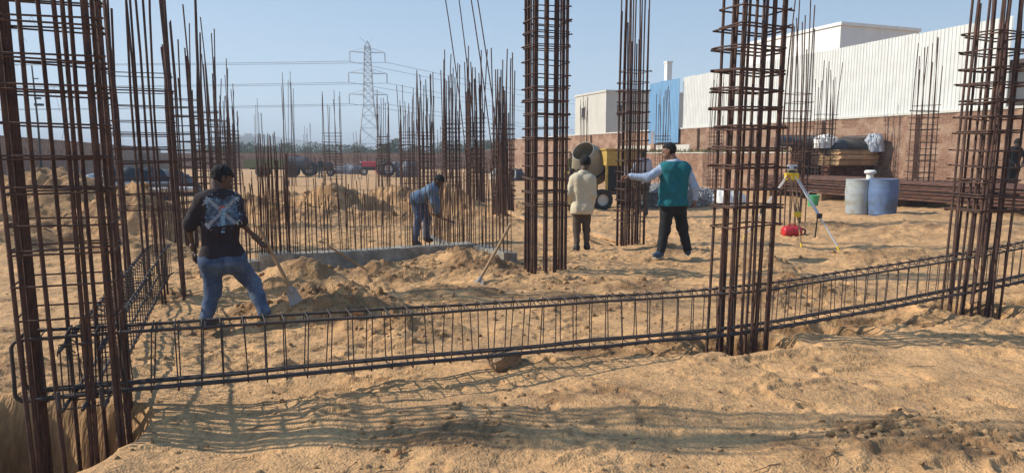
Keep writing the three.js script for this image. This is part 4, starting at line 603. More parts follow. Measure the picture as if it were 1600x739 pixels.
{
  const base = thing('brick_stack', 'stack of bricks carrying the plywood sheets by the right wall', 'brick stack', 11.9, H(11.9, 24.3), 24.3, 0.36, 'brick stacks by the right wall');
  for (let k = 0; k < 10; k++) for (let i = 0; i < 8; i++) { const b = mesh('brick', brickGeo(), M.brickUnit[(i + k) % 3], base); b.position.set(-0.9 + i * 0.245 + (k % 2) * 0.05, 0.055 + k * 0.105, rr(-.02, .02)); }
  const s2 = thing('brick_stack', 'tall dark brick stack behind the wide cage left of the plywood', 'brick stack', 10.9, H(10.9, 25), 25, 0.36, 'brick stacks by the right wall');
  for (let k = 0; k < 18; k++) for (let i = 0; i < 6; i++) { const b = mesh('brick', brickGeo(), M.brickUnit[(i * 2 + k) % 3], s2); b.position.set(-0.65 + i * 0.245 + (k % 2) * 0.04, 0.055 + k * 0.105, rr(-.02, .02)); }
  const ply = thing('plywood_stack', 'stack of pale plywood shuttering sheets in front of the brick wall', 'plywood', 11.9, H(11.9, 24.3) + 1.05, 24.3, 0.36);
  for (let i = 0; i < 13; i++) { const b = mesh('sheet', box(1.75, 0.032, 1.0), i % 4 ? M.wood : M.woodOld, ply); b.position.set(rr(-.05, .05), 0.02 + i * 0.042, rr(-.04, .04)); b.rotation.y = rr(-.03, .03); }
  heap('tarpaulin', 'black tarpaulin heaped on top of the plywood stack', 'tarpaulin', 11.95, H(11.9, 24.3) + 1.52, 24.4, 2.0, 0.48, 1.0, M.tarp, 0.22, 31, 0.3); heap('plastic_sheet', 'crumpled pale plastic sheet at the right end of the black tarpaulin', 'plastic sheet', 12.75, H(11.9, 24.3) + 1.62, 24.2, 0.55, 0.5, 0.7, M.tarpBlue, 0.5, 32, 0.3); heap('plastic_sheet', 'crumpled pale plastic sheet at the left end of the black tarpaulin', 'plastic sheet', 11.1, H(11.9, 24.3) + 1.75, 24.3, 0.8, 0.35, 0.7, M.sack, 0.5, 33, 0.3); heap('tarpaulin', 'grey tarpaulin over the dark brick stack', 'tarpaulin', 10.6, H(10.9, 25) + 1.85, 25, 2.4, 0.3, 1.0, M.tarp, 0.25, 34, 0.3);
}
// ---------------------------------------------------------------- people
function nets(f, lo, hi, s) { // naive surface nets of the zero level of f
  const n = [0, 1, 2].map(k => Math.ceil((hi[k] - lo[k]) / s) + 1), [nx, ny, nz] = n, F = new Float32Array(nx * ny * nz), id = (i, j, k) => (k * ny + j) * nx + i;
  for (let k = 0; k < nz; k++) for (let j = 0; j < ny; j++) for (let i = 0; i < nx; i++) F[id(i, j, k)] = f(lo[0] + i * s, lo[1] + j * s, lo[2] + k * s);
  const vi = new Int32Array(nx * ny * nz).fill(-1), P = [], I = [], C = [[0, 0, 0], [1, 0, 0], [0, 1, 0], [1, 1, 0], [0, 0, 1], [1, 0, 1], [0, 1, 1], [1, 1, 1]], E = [[0, 1], [0, 2], [0, 4], [1, 3], [1, 5], [2, 3], [2, 6], [3, 7], [4, 5], [4, 6], [5, 7], [6, 7]];
  for (let k = 0; k < nz - 1; k++) for (let j = 0; j < ny - 1; j++) for (let i = 0; i < nx - 1; i++) {
    const v = C.map(c => F[id(i + c[0], j + c[1], k + c[2])]); let m = 0; for (let q = 0; q < 8; q++) if (v[q] < 0) m++; if (!m || m === 8) continue;
    let x = 0, y = 0, z = 0, c = 0; for (const [a, b] of E) if ((v[a] < 0) !== (v[b] < 0)) { const t = v[a] / (v[a] - v[b]); x += C[a][0] + (C[b][0] - C[a][0]) * t; y += C[a][1] + (C[b][1] - C[a][1]) * t; z += C[a][2] + (C[b][2] - C[a][2]) * t; c++; }
    vi[id(i, j, k)] = P.length / 3; P.push(lo[0] + (i + x / c) * s, lo[1] + (j + y / c) * s, lo[2] + (k + z / c) * s);
  }
  for (let k = 1; k < nz - 1; k++) for (let j = 1; j < ny - 1; j++) for (let i = 1; i < nx - 1; i++) {
    const a = F[id(i, j, k)] < 0;
    const quad = (p, q, r, t, flip) => { if (p < 0 || q < 0 || r < 0 || t < 0) return; flip ? I.push(p, r, q, p, t, r) : I.push(p, q, r, p, r, t); };
    if (a !== (F[id(i + 1, j, k)] < 0)) quad(vi[id(i, j - 1, k - 1)], vi[id(i, j, k - 1)], vi[id(i, j, k)], vi[id(i, j - 1, k)], !a);
    if (a !== (F[id(i, j + 1, k)] < 0)) quad(vi[id(i - 1, j, k - 1)], vi[id(i - 1, j, k)], vi[id(i, j, k)], vi[id(i, j, k - 1)], !a);
    if (a !== (F[id(i, j, k + 1)] < 0)) quad(vi[id(i - 1, j - 1, k)], vi[id(i, j - 1, k)], vi[id(i, j, k)], vi[id(i - 1, j, k)], !a);
  }
  const g = new THREE.BufferGeometry(); g.setAttribute('position', new THREE.Float32BufferAttribute(P, 3)); g.setIndex(I); g.computeVertexNormals();
  const u = new Float32Array(P.length / 3 * 2); for (let i = 0; i < P.length / 3; i++) { u[2 * i] = P[3 * i]; u[2 * i + 1] = P[3 * i + 1]; } g.setAttribute('uv', new THREE.BufferAttribute(u, 2)); return g;
}
const cap = (a, b, ra, rb = ra) => { const bx = b[0] - a[0], by = b[1] - a[1], bz = b[2] - a[2], L = bx * bx + by * by + bz * bz || 1e-9; const f = (x, y, z) => { const px = x - a[0], py = y - a[1], pz = z - a[2], h = clamp((px * bx + py * by + pz * bz) / L, 0, 1); return Math.hypot(px - bx * h, py - by * h, pz - bz * h) - (ra + (rb - ra) * h); }; f.bb = [a, b, Math.max(ra, rb)]; return f; };
const ell = (c, r, M3) => { const f = (x, y, z) => { let px = x - c[0], py = y - c[1], pz = z - c[2]; if (M3) { const a = M3[0], b = M3[1], e = M3[2]; [px, py, pz] = [px * a.x + py * a.y + pz * a.z, px * b.x + py * b.y + pz * b.z, px * e.x + py * e.y + pz * e.z]; } const k0 = Math.hypot(px / r[0], py / r[1], pz / r[2]), k1 = Math.hypot(px / r[0] / r[0], py / r[1] / r[1], pz / r[2] / r[2]); return k1 < 1e-9 ? -Math.min(...r) : k0 * (k0 - 1) / k1; }; f.bb = [c, c, Math.max(...r)]; return f; };
function uni(list, k, infl = 0, extra) { const f = (x, y, z) => { let d = 1e3; for (const q of list) { const e = q(x, y, z); const h = Math.max(k - Math.abs(d - e), 0) / k; d = Math.min(d, e) - h * h * k * 0.25; } d -= infl; return extra ? extra(d, x, y, z) : d; }; const lo = [9, 9, 9], hi = [-9, -9, -9]; for (const q of list) for (const p of [q.bb[0], q.bb[1]]) for (let i = 0; i < 3; i++) { lo[i] = Math.min(lo[i], p[i] - q.bb[2] - infl - 0.05); hi[i] = Math.max(hi[i], p[i] + q.bb[2] + infl + 0.05); } f.lo = lo; f.hi = hi; return f; }
const skin = (f, s) => nets(f, f.lo, f.hi, s);
const L3 = (a, b, t) => a.map((v, i) => v + (b[i] - v) * t), sub3 = (a, b) => a.map((v, i) => v - b[i]), add3 = (a, b, k = 1) => a.map((v, i) => v + b[i] * k);
const vec = (a) => V(...a);
function handParts(w, dir, palmN, curl, side) { // wrist, pointing direction, palm normal, curl 0..1, side +1/-1 thumb side
  const d = vec(dir).normalize(), n = vec(palmN); n.addScaledVector(d, -n.dot(d)).normalize(); const s = d.clone().cross(n).multiplyScalar(side), W0 = vec(w), A = (a, b, c) => W0.clone().addScaledVector(d, a).addScaledVector(s, b).addScaledVector(n, c).toArray(), out = [cap(A(0, 0, 0), A(0.035, 0.012, 0), 0.024, 0.022), cap(A(0.03, 0.022, 0), A(0.082, 0.027, 0), 0.016), cap(A(0.03, 0, 0), A(0.085, 0.007, 0), 0.016), cap(A(0.03, -0.012, 0), A(0.08, -0.016, 0), 0.016), cap(A(0.03, -0.022, 0), A(0.074, -0.033, 0), 0.014)], fing = [];
  [[0.027, 0.086, 0.068], [0.008, 0.089, 0.075], [-0.012, 0.085, 0.069], [-0.031, 0.077, 0.054]].forEach(([o, b, L], i) => { let p = A(b, o, 0), ang = 0; for (const [t, r] of [[0.45, 0.0092], [0.32, 0.0085], [0.23, 0.0078]]) { ang += (0.35 + 1.25 * curl) * (0.85 + 0.1 * i); const q = vec(p).addScaledVector(d, Math.cos(ang - 0.3) * L * t).addScaledVector(n, Math.sin(ang - 0.3) * L * t).toArray(); fing.push(cap(p, q, r, r * 0.92)); p = q; } });
  const t0 = A(0.022, 0.022, 0.006), t1 = A(0.05, 0.047, 0.018 + curl * 0.012), t2 = A(0.075, 0.05 - 0.02 * curl, 0.03 + 0.02 * curl), t3 = A(0.092, 0.045 - 0.03 * curl, 0.036 + .02 * curl); fing.push(cap(t0, t1, 0.014, 0.011), cap(t1, t2, 0.0105, 0.0095), cap(t2, t3, 0.0092, 0.008)); return [...out, ...fing];
}
function person(o) {
  const J = o.J, g = thing('person', o.label, 'person', o.x, o.y, o.d, 0, 'people at work on the site'), fine = o.fine || 0.011, k = o.k || 1;
  const fwd = vec(o.face).normalize(), up = vec(o.headUp || [0, 1, 0]); up.addScaledVector(fwd, -up.dot(fwd)).normalize(); const rt = fwd.clone().cross(up).negate(); // local axes of the head
  const B3 = [rt, up, fwd], hp = (a, b, c) => vec(J.head).addScaledVector(rt, a).addScaledVector(up, b).addScaledVector(fwd, c).toArray();
  // head
  const skull = ell(hp(0, 0.028, -0.012), [0.074, 0.093, 0.094], B3), headL = [skull, ell(hp(0, -0.045, 0.022), [0.056, 0.066, 0.066], B3), cap(hp(0, 0.0, 0.088), hp(0, -0.028, 0.104), 0.010, 0.015), cap(hp(-0.03, 0.016, 0.078), hp(0.03, 0.016, 0.078), 0.012), cap(hp(-0.014, -0.058, 0.078), hp(0.014, -0.058, 0.078), 0.010), ell(hp(0, -0.09, 0.055), [0.024, 0.02, 0.022], B3), cap(hp(-0.076, -0.012, -0.004), hp(-0.082, 0.016, -0.012), 0.012, 0.014), cap(hp(0.076, -0.012, -0.004), hp(0.082, 0.016, -0.012), 0.012, 0.014), cap(hp(0, -0.05, -0.03), J.neck, 0.05, 0.058)];
  const bk = o.bulk || 1, capb = (a, b, ra, rb = ra) => cap(a, b, ra * bk, rb * bk);
  const torso = [capb(L3(J.shL, J.shR, 0.12), L3(J.shL, J.shR, 0.88), 0.062), capb(J.neck, L3(J.shL, J.shR, 0.5), 0.055, 0.08), capb(add3(J.neck, [0, -0.02, 0]), L3(J.shL, J.shR, 0.04), 0.05, 0.046), capb(add3(J.neck, [0, -0.02, 0]), L3(J.shL, J.shR, 0.96), 0.05, 0.046), capb(L3(J.shL, J.shR, 0.24), L3(J.hipL, J.hipR, 0.15), 0.105, 0.088), capb(L3(J.shL, J.shR, 0.76), L3(J.hipL, J.hipR, 0.85), 0.105, 0.088), capb(J.hipL, J.hipR, 0.10)];
  if (o.belly) torso.push(ell(add3(L3(L3(J.shL, J.shR, 0.5), L3(J.hipL, J.hipR, 0.5), 0.65), o.belly), [0.15, 0.18, 0.13]));
  const armU = (s) => capb(J['sh' + s], J['el' + s], 0.052, 0.042), armF = (s, t = 1) => capb(J['el' + s], L3(J['el' + s], J['wr' + s], t), 0.043, 0.028 + 0.015 * (1 - t)), th = (s) => capb(J['hip' + s], J['kn' + s], 0.088, 0.058), sh = (s, t = 1) => capb(J['kn' + s], L3(J['kn' + s], J['an' + s], t), 0.056, 0.038), calf = (s) => capb(L3(J['kn' + s], J['an' + s], 0.15), L3(J['kn' + s], J['an' + s], 0.5), 0.05, 0.047);
  const bodyF = uni([...torso, armU('L'), armU('R'), armF('L'), armF('R'), th('L'), th('R'), sh('L'), sh('R'), calf('L'), calf('R'), capb(J.neck, add3(J.neck, up.toArray(), 0.05), 0.052)], 0.03, -0.008);
  const bodyGeos = [skin(bodyF, 0.016), skin(uni(headL, 0.022), 0.005)];
  for (const s of ['L', 'R']) { const hd = o['hand' + s]; const F2 = handParts(J['wr' + s], hd.dir, hd.palm, hd.curl, hd.side); bodyGeos.push(skin(uni([...F2, cap(L3(J['el' + s], J['wr' + s], 0.8), J['wr' + s], 0.031, 0.026)], 0.008), 0.0045)); }
  const eyes = [-1, 1].map(e => { const q = new THREE.SphereGeometry(0.0115, 10, 8); const c = hp(e * 0.031, 0.0, 0.078); q.translate(...c); return q; });
  const body = mesh('body', merge(bodyGeos), std(lin(...o.skin), { roughness: 0.6 }), g); mesh('eye', eyes[0], M.eye, body); mesh('eye', eyes[1], M.eye, body);
  // hair: cap over the skull, cut along the hairline
  const hairF = uni([ell(hp(0, 0.036, -0.018), [0.083, 0.097, 0.100], B3)], 0.01, 0.004, (dd, x, y, z) => { const p = V(x, y, z).sub(vec(J.head)), a = p.dot(up), c = p.dot(fwd), n = 0.016 * (fbm(x * 60, y * 60 + z * 60, 3, 500) - 0.5); return Math.max(dd + n, Math.min(c - 0.012 + 0.0, 0.05 - a + c * 0.15), 0.0 - (a + 0.072 - Math.max(0, c + 0.03) * 1.1)); }); mesh('hair', skin(hairF, 0.0055), M.hair, g);
  const fold = (amp, fx, fy, sd) => (d, x, y, z) => d + amp * (fbm(x * fx + z * fx * 0.8 + 9, y * fy + z * 3, 3, sd) - 0.5) + 0.007 * (fbm(x * 26 + z * 20, y * 30 + z * 9, 2, sd + 5) - 0.5) + amp * 0.5 * Math.sin((y + x * 0.7) * 42 + 5 * fbm(x * 5, y * 5, 2, sd + 2)) * 0.35;
  // trousers
  const wb = L3(J.hipL, J.hipR, 0.5), spine = vec(sub3(J.neck, wb)).normalize(), waist = o.waist ?? 0.09;
  const trF = uni([capb(J.hipL, J.hipR, 0.11), capb(L3(J.hipL, J.neck, 0.05), L3(J.hipR, J.neck, 0.05), 0.102), th('L'), th('R'), sh('L', 0.97), sh('R', 0.97)], 0.035, o.trW || 0.018, (d, x, y, z) => { const a = (x - wb[0]) * spine.x + (y - wb[1]) * spine.y + (z - wb[2]) * spine.z; return Math.max(fold(0.014, 9, 14, 510)(d, x, y, z), a - waist); });
  const tr = mesh('trousers', skin(trF, fine), o.trMat, g);
  if (o.belt) mesh('belt', skin(uni([capb(J.hipL, J.hipR, 0.11), capb(L3(J.hipL, J.neck, 0.05), L3(J.hipR, J.neck, 0.05), 0.102)], 0.035, (o.trW || 0.018) + 0.008, (d, x, y, z) => { const a = (x - wb[0]) * spine.x + (y - wb[1]) * spine.y + (z - wb[2]) * spine.z; return Math.max(d, a - waist + 0.008, waist - 0.045 - a); }), 0.008), M.beltM, tr);
  // shirt and what is worn over it
  const hem = o.hem ?? 0.02, sl = o.sleeve ?? 0.95; const shirtList = [...torso, capb(J.hipL, J.hipR, o.hipR || 0.108), capb(L3(J.hipL, J.neck, 0.12), L3(J.hipR, J.neck, 0.12), (o.hipR || 0.108) - 0.008)]; for (const s of ['L', 'R']) { if (sl > 1) { shirtList.push(armU(s), armF(s, sl - 1)); } else shirtList.push(capb(J['sh' + s], L3(J['sh' + s], J['el' + s], sl), 0.058, 0.062)); }
  const cut = (h, inf, nk) => (d, x, y, z) => { const a = (x - wb[0]) * spine.x + (y - wb[1]) * spine.y + (z - wb[2]) * spine.z, top = vec(J.neck).addScaledVector(spine, nk); const b = (x - top.x) * spine.x + (y - top.y) * spine.y + (z - top.z) * spine.z; return Math.max(fold(inf, 13, 5, 520 + o.sd)(d, x, y, z), h - a, b); };
  const shirtGeo = skin(uni(shirtList, 0.035, o.shW || 0.014, cut(hem, 0.012, 0.045)), fine);
  if (o.print) { const P = shirtGeo.attributes.position, N = shirtGeo.attributes.normal, uv = shirtGeo.attributes.uv, r2 = vec(sub3(J.shR, J.shL)).normalize(), c0 = L3(L3(J.shL, J.shR, 0.5), wb, 0.5), bk = vec(o.back).normalize(); for (let i = 0; i < P.count; i++) { const p = V(P.getX(i) - c0[0], P.getY(i) - c0[1], P.getZ(i) - c0[2]), fr = N.getX(i) * bk.x + N.getY(i) * bk.y + N.getZ(i) * bk.z; fr > 0.05 ? uv.setXY(i, 0.5 + p.dot(r2) / 0.74, 0.43 + p.dot(spine) / 0.78) : uv.setXY(i, 0.03, 0.03); } }
  mesh(o.shirtName || 'shirt', shirtGeo, o.shMat, g);
  if (o.vest) mesh('vest', skin(uni([...torso, capb(J.hipL, J.hipR, 0.116)], 0.035, 0.034, (d, x, y, z) => { const m = L3(J.shL, J.shR, 0.5), r2 = vec(sub3(J.shR, J.shL)), hl = r2.length() / 2; r2.normalize(); return Math.max(cut(hem - 0.03, 0.016, 0.012)(d, x, y, z), Math.abs((x - m[0]) * r2.x + (y - m[1]) * r2.y + (z - m[2]) * r2.z) - hl - 0.042); }), fine), o.vest, g);
  if (o.collar) mesh('collar', skin(uni([cap(J.neck, add3(J.neck, up.toArray(), 0.03), 0.072, 0.068)], 0.01, 0.006, (d, x, y, z) => Math.max(d, J.neck[1] - 0.03 - y, y - J.neck[1] - 0.035)), 0.007), o.collar, g);
  for (const s of ['L', 'R']) { const a = J['an' + s], t = J['to' + s], dn = o.soleUp || 0.028; const sf = uni([cap(add3(a, [0, -0.02, 0]), add3(L3(a, t, 0.45), [0, -0.02, 0]), 0.048, 0.044), cap(add3(L3(a, t, 0.4), [0, -0.03, 0]), t, 0.043, 0.034), cap(add3(a, [0, 0.02, 0]), add3(a, [0, -0.03, 0]), 0.046, 0.046)], 0.03, 0, (d, x, y, z) => Math.max(d, Math.min(a[1], t[1]) - 0.062 - y)); const shoe = mesh('shoe', skin(sf, 0.008), o.shoeMat, g); if (o.sole) { mesh('sole', skin(uni([cap(add3(a, [0, -0.05, 0]), add3(t, [0, -0.022, 0]), 0.05, 0.042)], 0.02, 0, (d, x, y, z) => Math.max(d, y - Math.min(a[1], t[1]) + 0.048, Math.min(a[1], t[1]) - 0.078 - y)), 0.008), o.sole, shoe); } }
  return g;
}
M.eye = std(lin(0.2, 0.19, 0.18), { roughness: 0.3 }); M.hair = std(lin(0.008, 0.007, 0.007), { roughness: 0.95 }); M.beltM = std(lin(0.02, 0.018, 0.016), { roughness: 0.5 });
const weave = tex(256, (u, v) => 0.9 + 0.12 * (fbm(u * 90, v * 90, 2, 600, 90) - 0.5) + 0.10 * (fbm(u * 6, v * 6, 4, 601, 6) - 0.5)); weave.repeat.set(3, 3);
const denim = tex(512, (u, v) => { const f = fbm(u * 6, v * 4, 4, 610, 0), g = fbm(u * 120, v * 60, 2, 611, 0); return mix([0.26, 0.33, 0.44], [0.44, 0.52, 0.61], clamp((f - 0.40) * 2.0, 0, 1)).map(c => c * (0.88 + 0.3 * (g - 0.3))); }); denim.repeat.set(1.6, 1.6);
const cloth = (r, g, b, o = {}) => std(lin(r, g, b), { map: weave, roughness: 0.92, ...o });
// joints are given in photo positions at the person's distance plus a depth towards the camera
function jointsAt(d, y0, px0, py0, list) { const s = (d * 0.9928 + 0.18) / FPX, J = {}; for (const [n, x, y, z] of list) { J[n] = [(x - px0) * s, (py0 - y) * s, z || 0]; } return J; }
{ // man in black printed shirt, from behind, hoe in his right hand
  const d = 6.35, px0 = 362, py0 = 512, s = (d * 0.9928 + 0.18) / FPX; const J = jointsAt(d, 0, px0, py0, [['head', 352, 273, -0.06], ['neck', 347, 294, -0.01], ['shL', 326, 305, 0.07], ['shR', 371, 308, -0.09], ['elL', 308, 348, 0.12], ['wrL', 308, 386, 0.04], ['elR', 382, 343, -0.02], ['wrR', 402, 372, -0.12], ['hipL', 337, 405, 0.05], ['hipR', 366, 405, -0.03], ['knL', 334, 452, 0.02], ['knR', 388, 446, -0.16], ['anL', 325, 501, 0.10], ['anR', 409, 496, -0.10], ['toL', 331, 507, -0.08], ['toR', 420, 502, -0.26]]);
  const c = document.createElement('canvas'); c.width = c.height = 512; const x = c.getContext('2d'); x.fillStyle = '#2b2224'; x.fillRect(0, 0, 512, 512);
  x.save(); x.translate(256, 170); // printed panel: four crossing arrows over a blurred blue picture
  x.fillStyle = '#39424c'; x.fillRect(-118, -112, 236, 224); for (let i = 0; i < 260; i++) { const a = rnd(); x.fillStyle = `rgba(${Math.round(30 + 120 * a)},${Math.round(55 + 130 * a)},${Math.round(80 + 140 * a)},0.35)`; x.beginPath(); x.ellipse(rr(-112, 112), rr(-106, 106), rr(4, 26), rr(3, 14), rr(0, 3), 0, 7); x.fill(); }
  x.strokeStyle = '#8d969e'; x.lineWidth = 20; x.beginPath(); x.moveTo(-100, -92); x.lineTo(100, 96); x.moveTo(100, -92); x.lineTo(-100, 96); x.stroke(); x.fillStyle = '#9aa4ac'; for (const [a, b] of [[-1, -1], [1, -1], [-1, 1], [1, 1]]) { x.beginPath(); x.moveTo(a * 116, b * 110); x.lineTo(a * 116, b * 40); x.lineTo(a * 92, b * 58); x.lineTo(a * 70, b * 86); x.lineTo(a * 48, b * 110); x.closePath(); x.fill(); }
  x.fillStyle = '#a65a52'; x.fillRect(-16, -34, 34, 22); x.fillStyle = '#7fa4bf'; x.fillRect(-4, -20, 22, 150); x.fillStyle = '#2b2224'; x.fillRect(-22, -112, 46, 40); for (let i = 0; i < 420; i++) { const e = i % 4, t = rr(-120, 120), k = rr(96, 122); x.fillStyle = '#2b2224'; x.beginPath(); x.ellipse(e < 2 ? t : (e === 2 ? k : -k), e < 2 ? (e ? k - 6 : -k + 6) : t, rr(3, 12), rr(2, 9), rr(0, 3), 0, 7); x.fill(); } for (let i = 0; i < 500; i++) { x.fillStyle = rnd() < 0.6 ? 'rgba(43,34,36,0.5)' : 'rgba(150,160,170,0.25)'; x.fillRect(rr(-118, 118), rr(-112, 112), rr(2, 12), rr(1, 5)); } x.restore();
  const t = new THREE.CanvasTexture(c); t.colorSpace = THREE.SRGBColorSpace; t.flipY = true;
  const X = (px0 - 800) * s, y0 = H(X, d); for (const n of Object.keys(J)) J[n] = J[n].map(v => v * 0.955);
  person({ x: X, y: y0 + 0.035, d, J, label: 'man in a black printed shirt and jeans, seen from behind with a hoe', face: [0.72, -0.5, -0.5], headUp: [0.25, 1, -0.3], skin: [0.085, 0.045, 0.03], handL: { dir: [0.05, -1, 0], palm: [1, 0, -0.2], curl: 0.4, side: 1 }, handR: { dir: [0.45, -0.8, -0.1], palm: [0.7, 0.4, -0.4], curl: 0.95, side: -1 }, trMat: std(lin(0.80, 0.82, 0.84), { map: denim, roughness: 0.9 }), trW: 0.024, shMat: std(0xffffff, { map: t, roughness: 0.95 }), print: true, back: [-0.15, 0.1, 1], sleeve: 0.92, hem: 0.04, waist: 0.075, hipR: 0.126, shoeMat: M.dark, sd: 1, fine: 0.009, shW: 0.010, bulk: 0.88 });
  const a = [X + (413 - px0) * s, y0 + (512 - 379) * s, -d - 0.19]; hoe('digging hoe in the right hand of the black shirt man, blade in the sand', [a[0] - 0.09, a[1] + 0.16, a[2] + 0.02], [X + (449 - px0) * s, y0 + 0.36, -d - 0.12], 0.17, 0.14, [0.45, -0.85, 0.3]);
  const st = mesh('thin_stick', tube([V(X + (443 - px0) * s * 1.2, y0 + 0.62, -d - 1.3), V(X + (486 - px0) * s * 1.25, y0 + 0.3, -d - 1.6)], 0.012, 7), M.woodHandle); tag(st, 'thin pale stick standing out of the sand heap right of the black shirt man', 'stick');
}
{ // man in a teal knitted vest pointing left
  const d = 10.3, px0 = 1050, py0 = 408, s = (d * 0.9928 + 0.18) / FPX, X = (px0 - 800) * s, y0 = H(X, d);
  const J = jointsAt(d, 0, px0, py0, [['head', 1041, 244, 0.0], ['neck', 1050, 260, 0.02], ['shL', 1031, 271, 0.03], ['shR', 1070, 272, 0.0], ['elL', 1007, 284, 0.10], ['wrL', 981, 282, 0.06], ['elR', 1081, 298, 0.03], ['wrR', 1084, 317, 0.0], ['hipL', 1042, 326, 0.02], ['hipR', 1059, 326, -0.02], ['knL', 1038, 364, 0.0], ['knR', 1067, 361, -0.06], ['anL', 1032, 399, 0.04], ['anR', 1076, 397, -0.05], ['toL', 1021, 403, 0.1], ['toR', 1081, 402, -0.2]]);
  person({ x: X, y: y0 + 0.02, d, J, label: 'man in a teal vest and light blue shirt pointing to the left', face: [-0.93, -0.12, -0.25], skin: [0.22, 0.115, 0.075], handL: { dir: [-1, -0.05, 0], palm: [0, -1, 0.3], curl: 0.3, side: 1 }, handR: { dir: [0.05, -1, 0], palm: [-1, 0, -0.2], curl: 0.45, side: -1 }, trMat: cloth(0.012, 0.012, 0.014), trW: 0.026, shMat: cloth(0.42, 0.52, 0.66), sleeve: 1.95, hem: 0.02, waist: 0.1, vest: cloth(0.008, 0.165, 0.19), collar: cloth(0.55, 0.62, 0.72), shoeMat: std(lin(0.03, 0.06, 0.11), { roughness: 0.7 }), sole: std(lin(0.6, 0.6, 0.58)), sd: 2, belly: [-0.05, 0, 0.0], shW: 0.018 });
}
{ // man in a cream jacket, from behind
  const d = 11.25, px0 = 908, py0 = 396, s = (d * 0.9928 + 0.18) / FPX, X = (px0 - 800) * s, y0 = H(X, d);
  const J = jointsAt(d, 0, px0, py0, [['head', 914, 258, -0.04], ['neck', 910, 272, 0.0], ['shL', 895, 282, 0.0], ['shR', 924, 283, 0.0], ['elL', 888, 304, 0.03], ['wrL', 889, 322, -0.1], ['elR', 926, 306, 0.03], ['wrR', 923, 326, -0.02], ['hipL', 902, 330, 0.0], ['hipR', 915, 330, 0.0], ['knL', 901, 361, -0.02], ['knR', 917, 360, -0.06], ['anL', 901, 387, 0.06], ['anR', 917, 385, 0.0], ['toL', 899, 391, -0.1], ['toR', 921, 389, -0.16]]);
  person({ x: X, y: y0 + 0.02, d, J, label: 'man in a cream jacket and brown trousers seen from behind', face: [0.35, -0.2, -0.9], skin: [0.10, 0.055, 0.037], handL: { dir: [0.1, -1, -0.3], palm: [1, 0, 0], curl: 0.5, side: 1 }, handR: { dir: [-0.05, -1, 0], palm: [-1, 0, 0], curl: 0.4, side: -1 }, trMat: cloth(0.10, 0.075, 0.055), trW: 0.006, shMat: cloth(0.72, 0.63, 0.44), shirtName: 'jacket', sleeve: 1.97, hem: -0.06, waist: 0.08, collar: cloth(0.72, 0.63, 0.44), shoeMat: M.dark, sd: 3, shW: 0.016, bulk: 0.95 });
}
{ // man bending down with a hoe
  const d = 12.2, px0 = 658, py0 = 384, s = (d * 0.9928 + 0.18) / FPX, X = (px0 - 800) * s, y0 = H(X, d);
  const J = jointsAt(d, 0, px0, py0, [['head', 686, 287, 0.0], ['neck', 679, 293, 0.0], ['shL', 676, 299, -0.17], ['shR', 675, 300, 0.16], ['elL', 682, 318, -0.16], ['wrL', 684, 333, -0.08], ['elR', 680, 317, 0.16], ['wrR', 683, 334, 0.08], ['hipL', 654, 312, -0.09], ['hipR', 652, 313, 0.09], ['knL', 666, 344, -0.12], ['knR', 656, 342, 0.10], ['anL', 664, 374, -0.12], ['anR', 649, 377, 0.10], ['toL', 673, 379, -0.12], ['toR', 657, 382, 0.12]]);
  person({ x: X, y: y0 + 0.02, d, J, label: 'man in a blue shirt bending forward over a hoe', face: [0.72, -0.62, 0.1], headUp: [0.6, 0.75, 0], skin: [0.085, 0.046, 0.031], handL: { dir: [0.5, -0.8, 0], palm: [0.6, 0.5, 0.5], curl: 0.95, side: 1 }, handR: { dir: [0.5, -0.8, 0], palm: [0.6, 0.5, -0.5], curl: 0.95, side: -1 }, trMat: std(lin(0.8, 0.8, 0.85), { map: denim, roughness: 0.9 }), trW: 0.016, shMat: cloth(0.13, 0.22, 0.33), sleeve: 1.9, hem: -0.04, waist: 0.08, shoeMat: M.dark, sd: 4, shW: 0.02 });
  hoe('digging hoe in the hands of the bending man', [X + 0.16, y0 + 0.58, -d + 0.02], [X + 0.58, y0 + 0.42, -d], 0.2, 0.17, [-0.55, -0.83, 0.1]);
}
{ // helper behind the rusty cage, at the mixer
  const d = 17.5, px0 = 1003, py0 = 340, s = (d * 0.9928 + 0.18) / FPX, X = (px0 - 800) * s, y0 = H(X, d), q = (n, x, y, z) => [n, px0 + x / s, py0 - y / s, z];
  const J = jointsAt(d, 0, px0, py0, [q('head', -0.02, 1.55, 0), q('neck', 0, 1.42, 0), q('shL', -0.17, 1.36, 0.05), q('shR', 0.17, 1.36, -0.05), q('elL', -0.26, 1.12, 0), q('wrL', -0.42, 1.05, -0.2), q('elR', 0.22, 1.1, 0), q('wrR', 0.1, 0.95, -0.2), q('hipL', -0.09, 0.86, 0), q('hipR', 0.09, 0.86, 0), q('knL', -0.1, 0.47, -0.02), q('knR', 0.1, 0.47, -0.02), q('anL', -0.11, 0.08, 0), q('anR', 0.11, 0.08, 0), q('toL', -0.16, 0.04, -0.16), q('toR', 0.12, 0.04, -0.18)]);
  person({ x: X, y: y0 + 0.01, d, J, label: 'man in a pale shirt at the mixer, half hidden by the rusty cage', face: [-0.7, -0.1, -0.6], skin: [0.11, 0.06, 0.04], handL: { dir: [-0.6, -0.2, -0.7], palm: [0, -1, 0], curl: 0.5, side: 1 }, handR: { dir: [-0.5, -0.5, -0.7], palm: [0, -1, 0], curl: 0.5, side: -1 }, trMat: cloth(0.07, 0.075, 0.07), shMat: cloth(0.45, 0.47, 0.55), sleeve: 1.9, hem: -0.05, shoeMat: M.dark, sd: 5, fine: 0.014 });
}
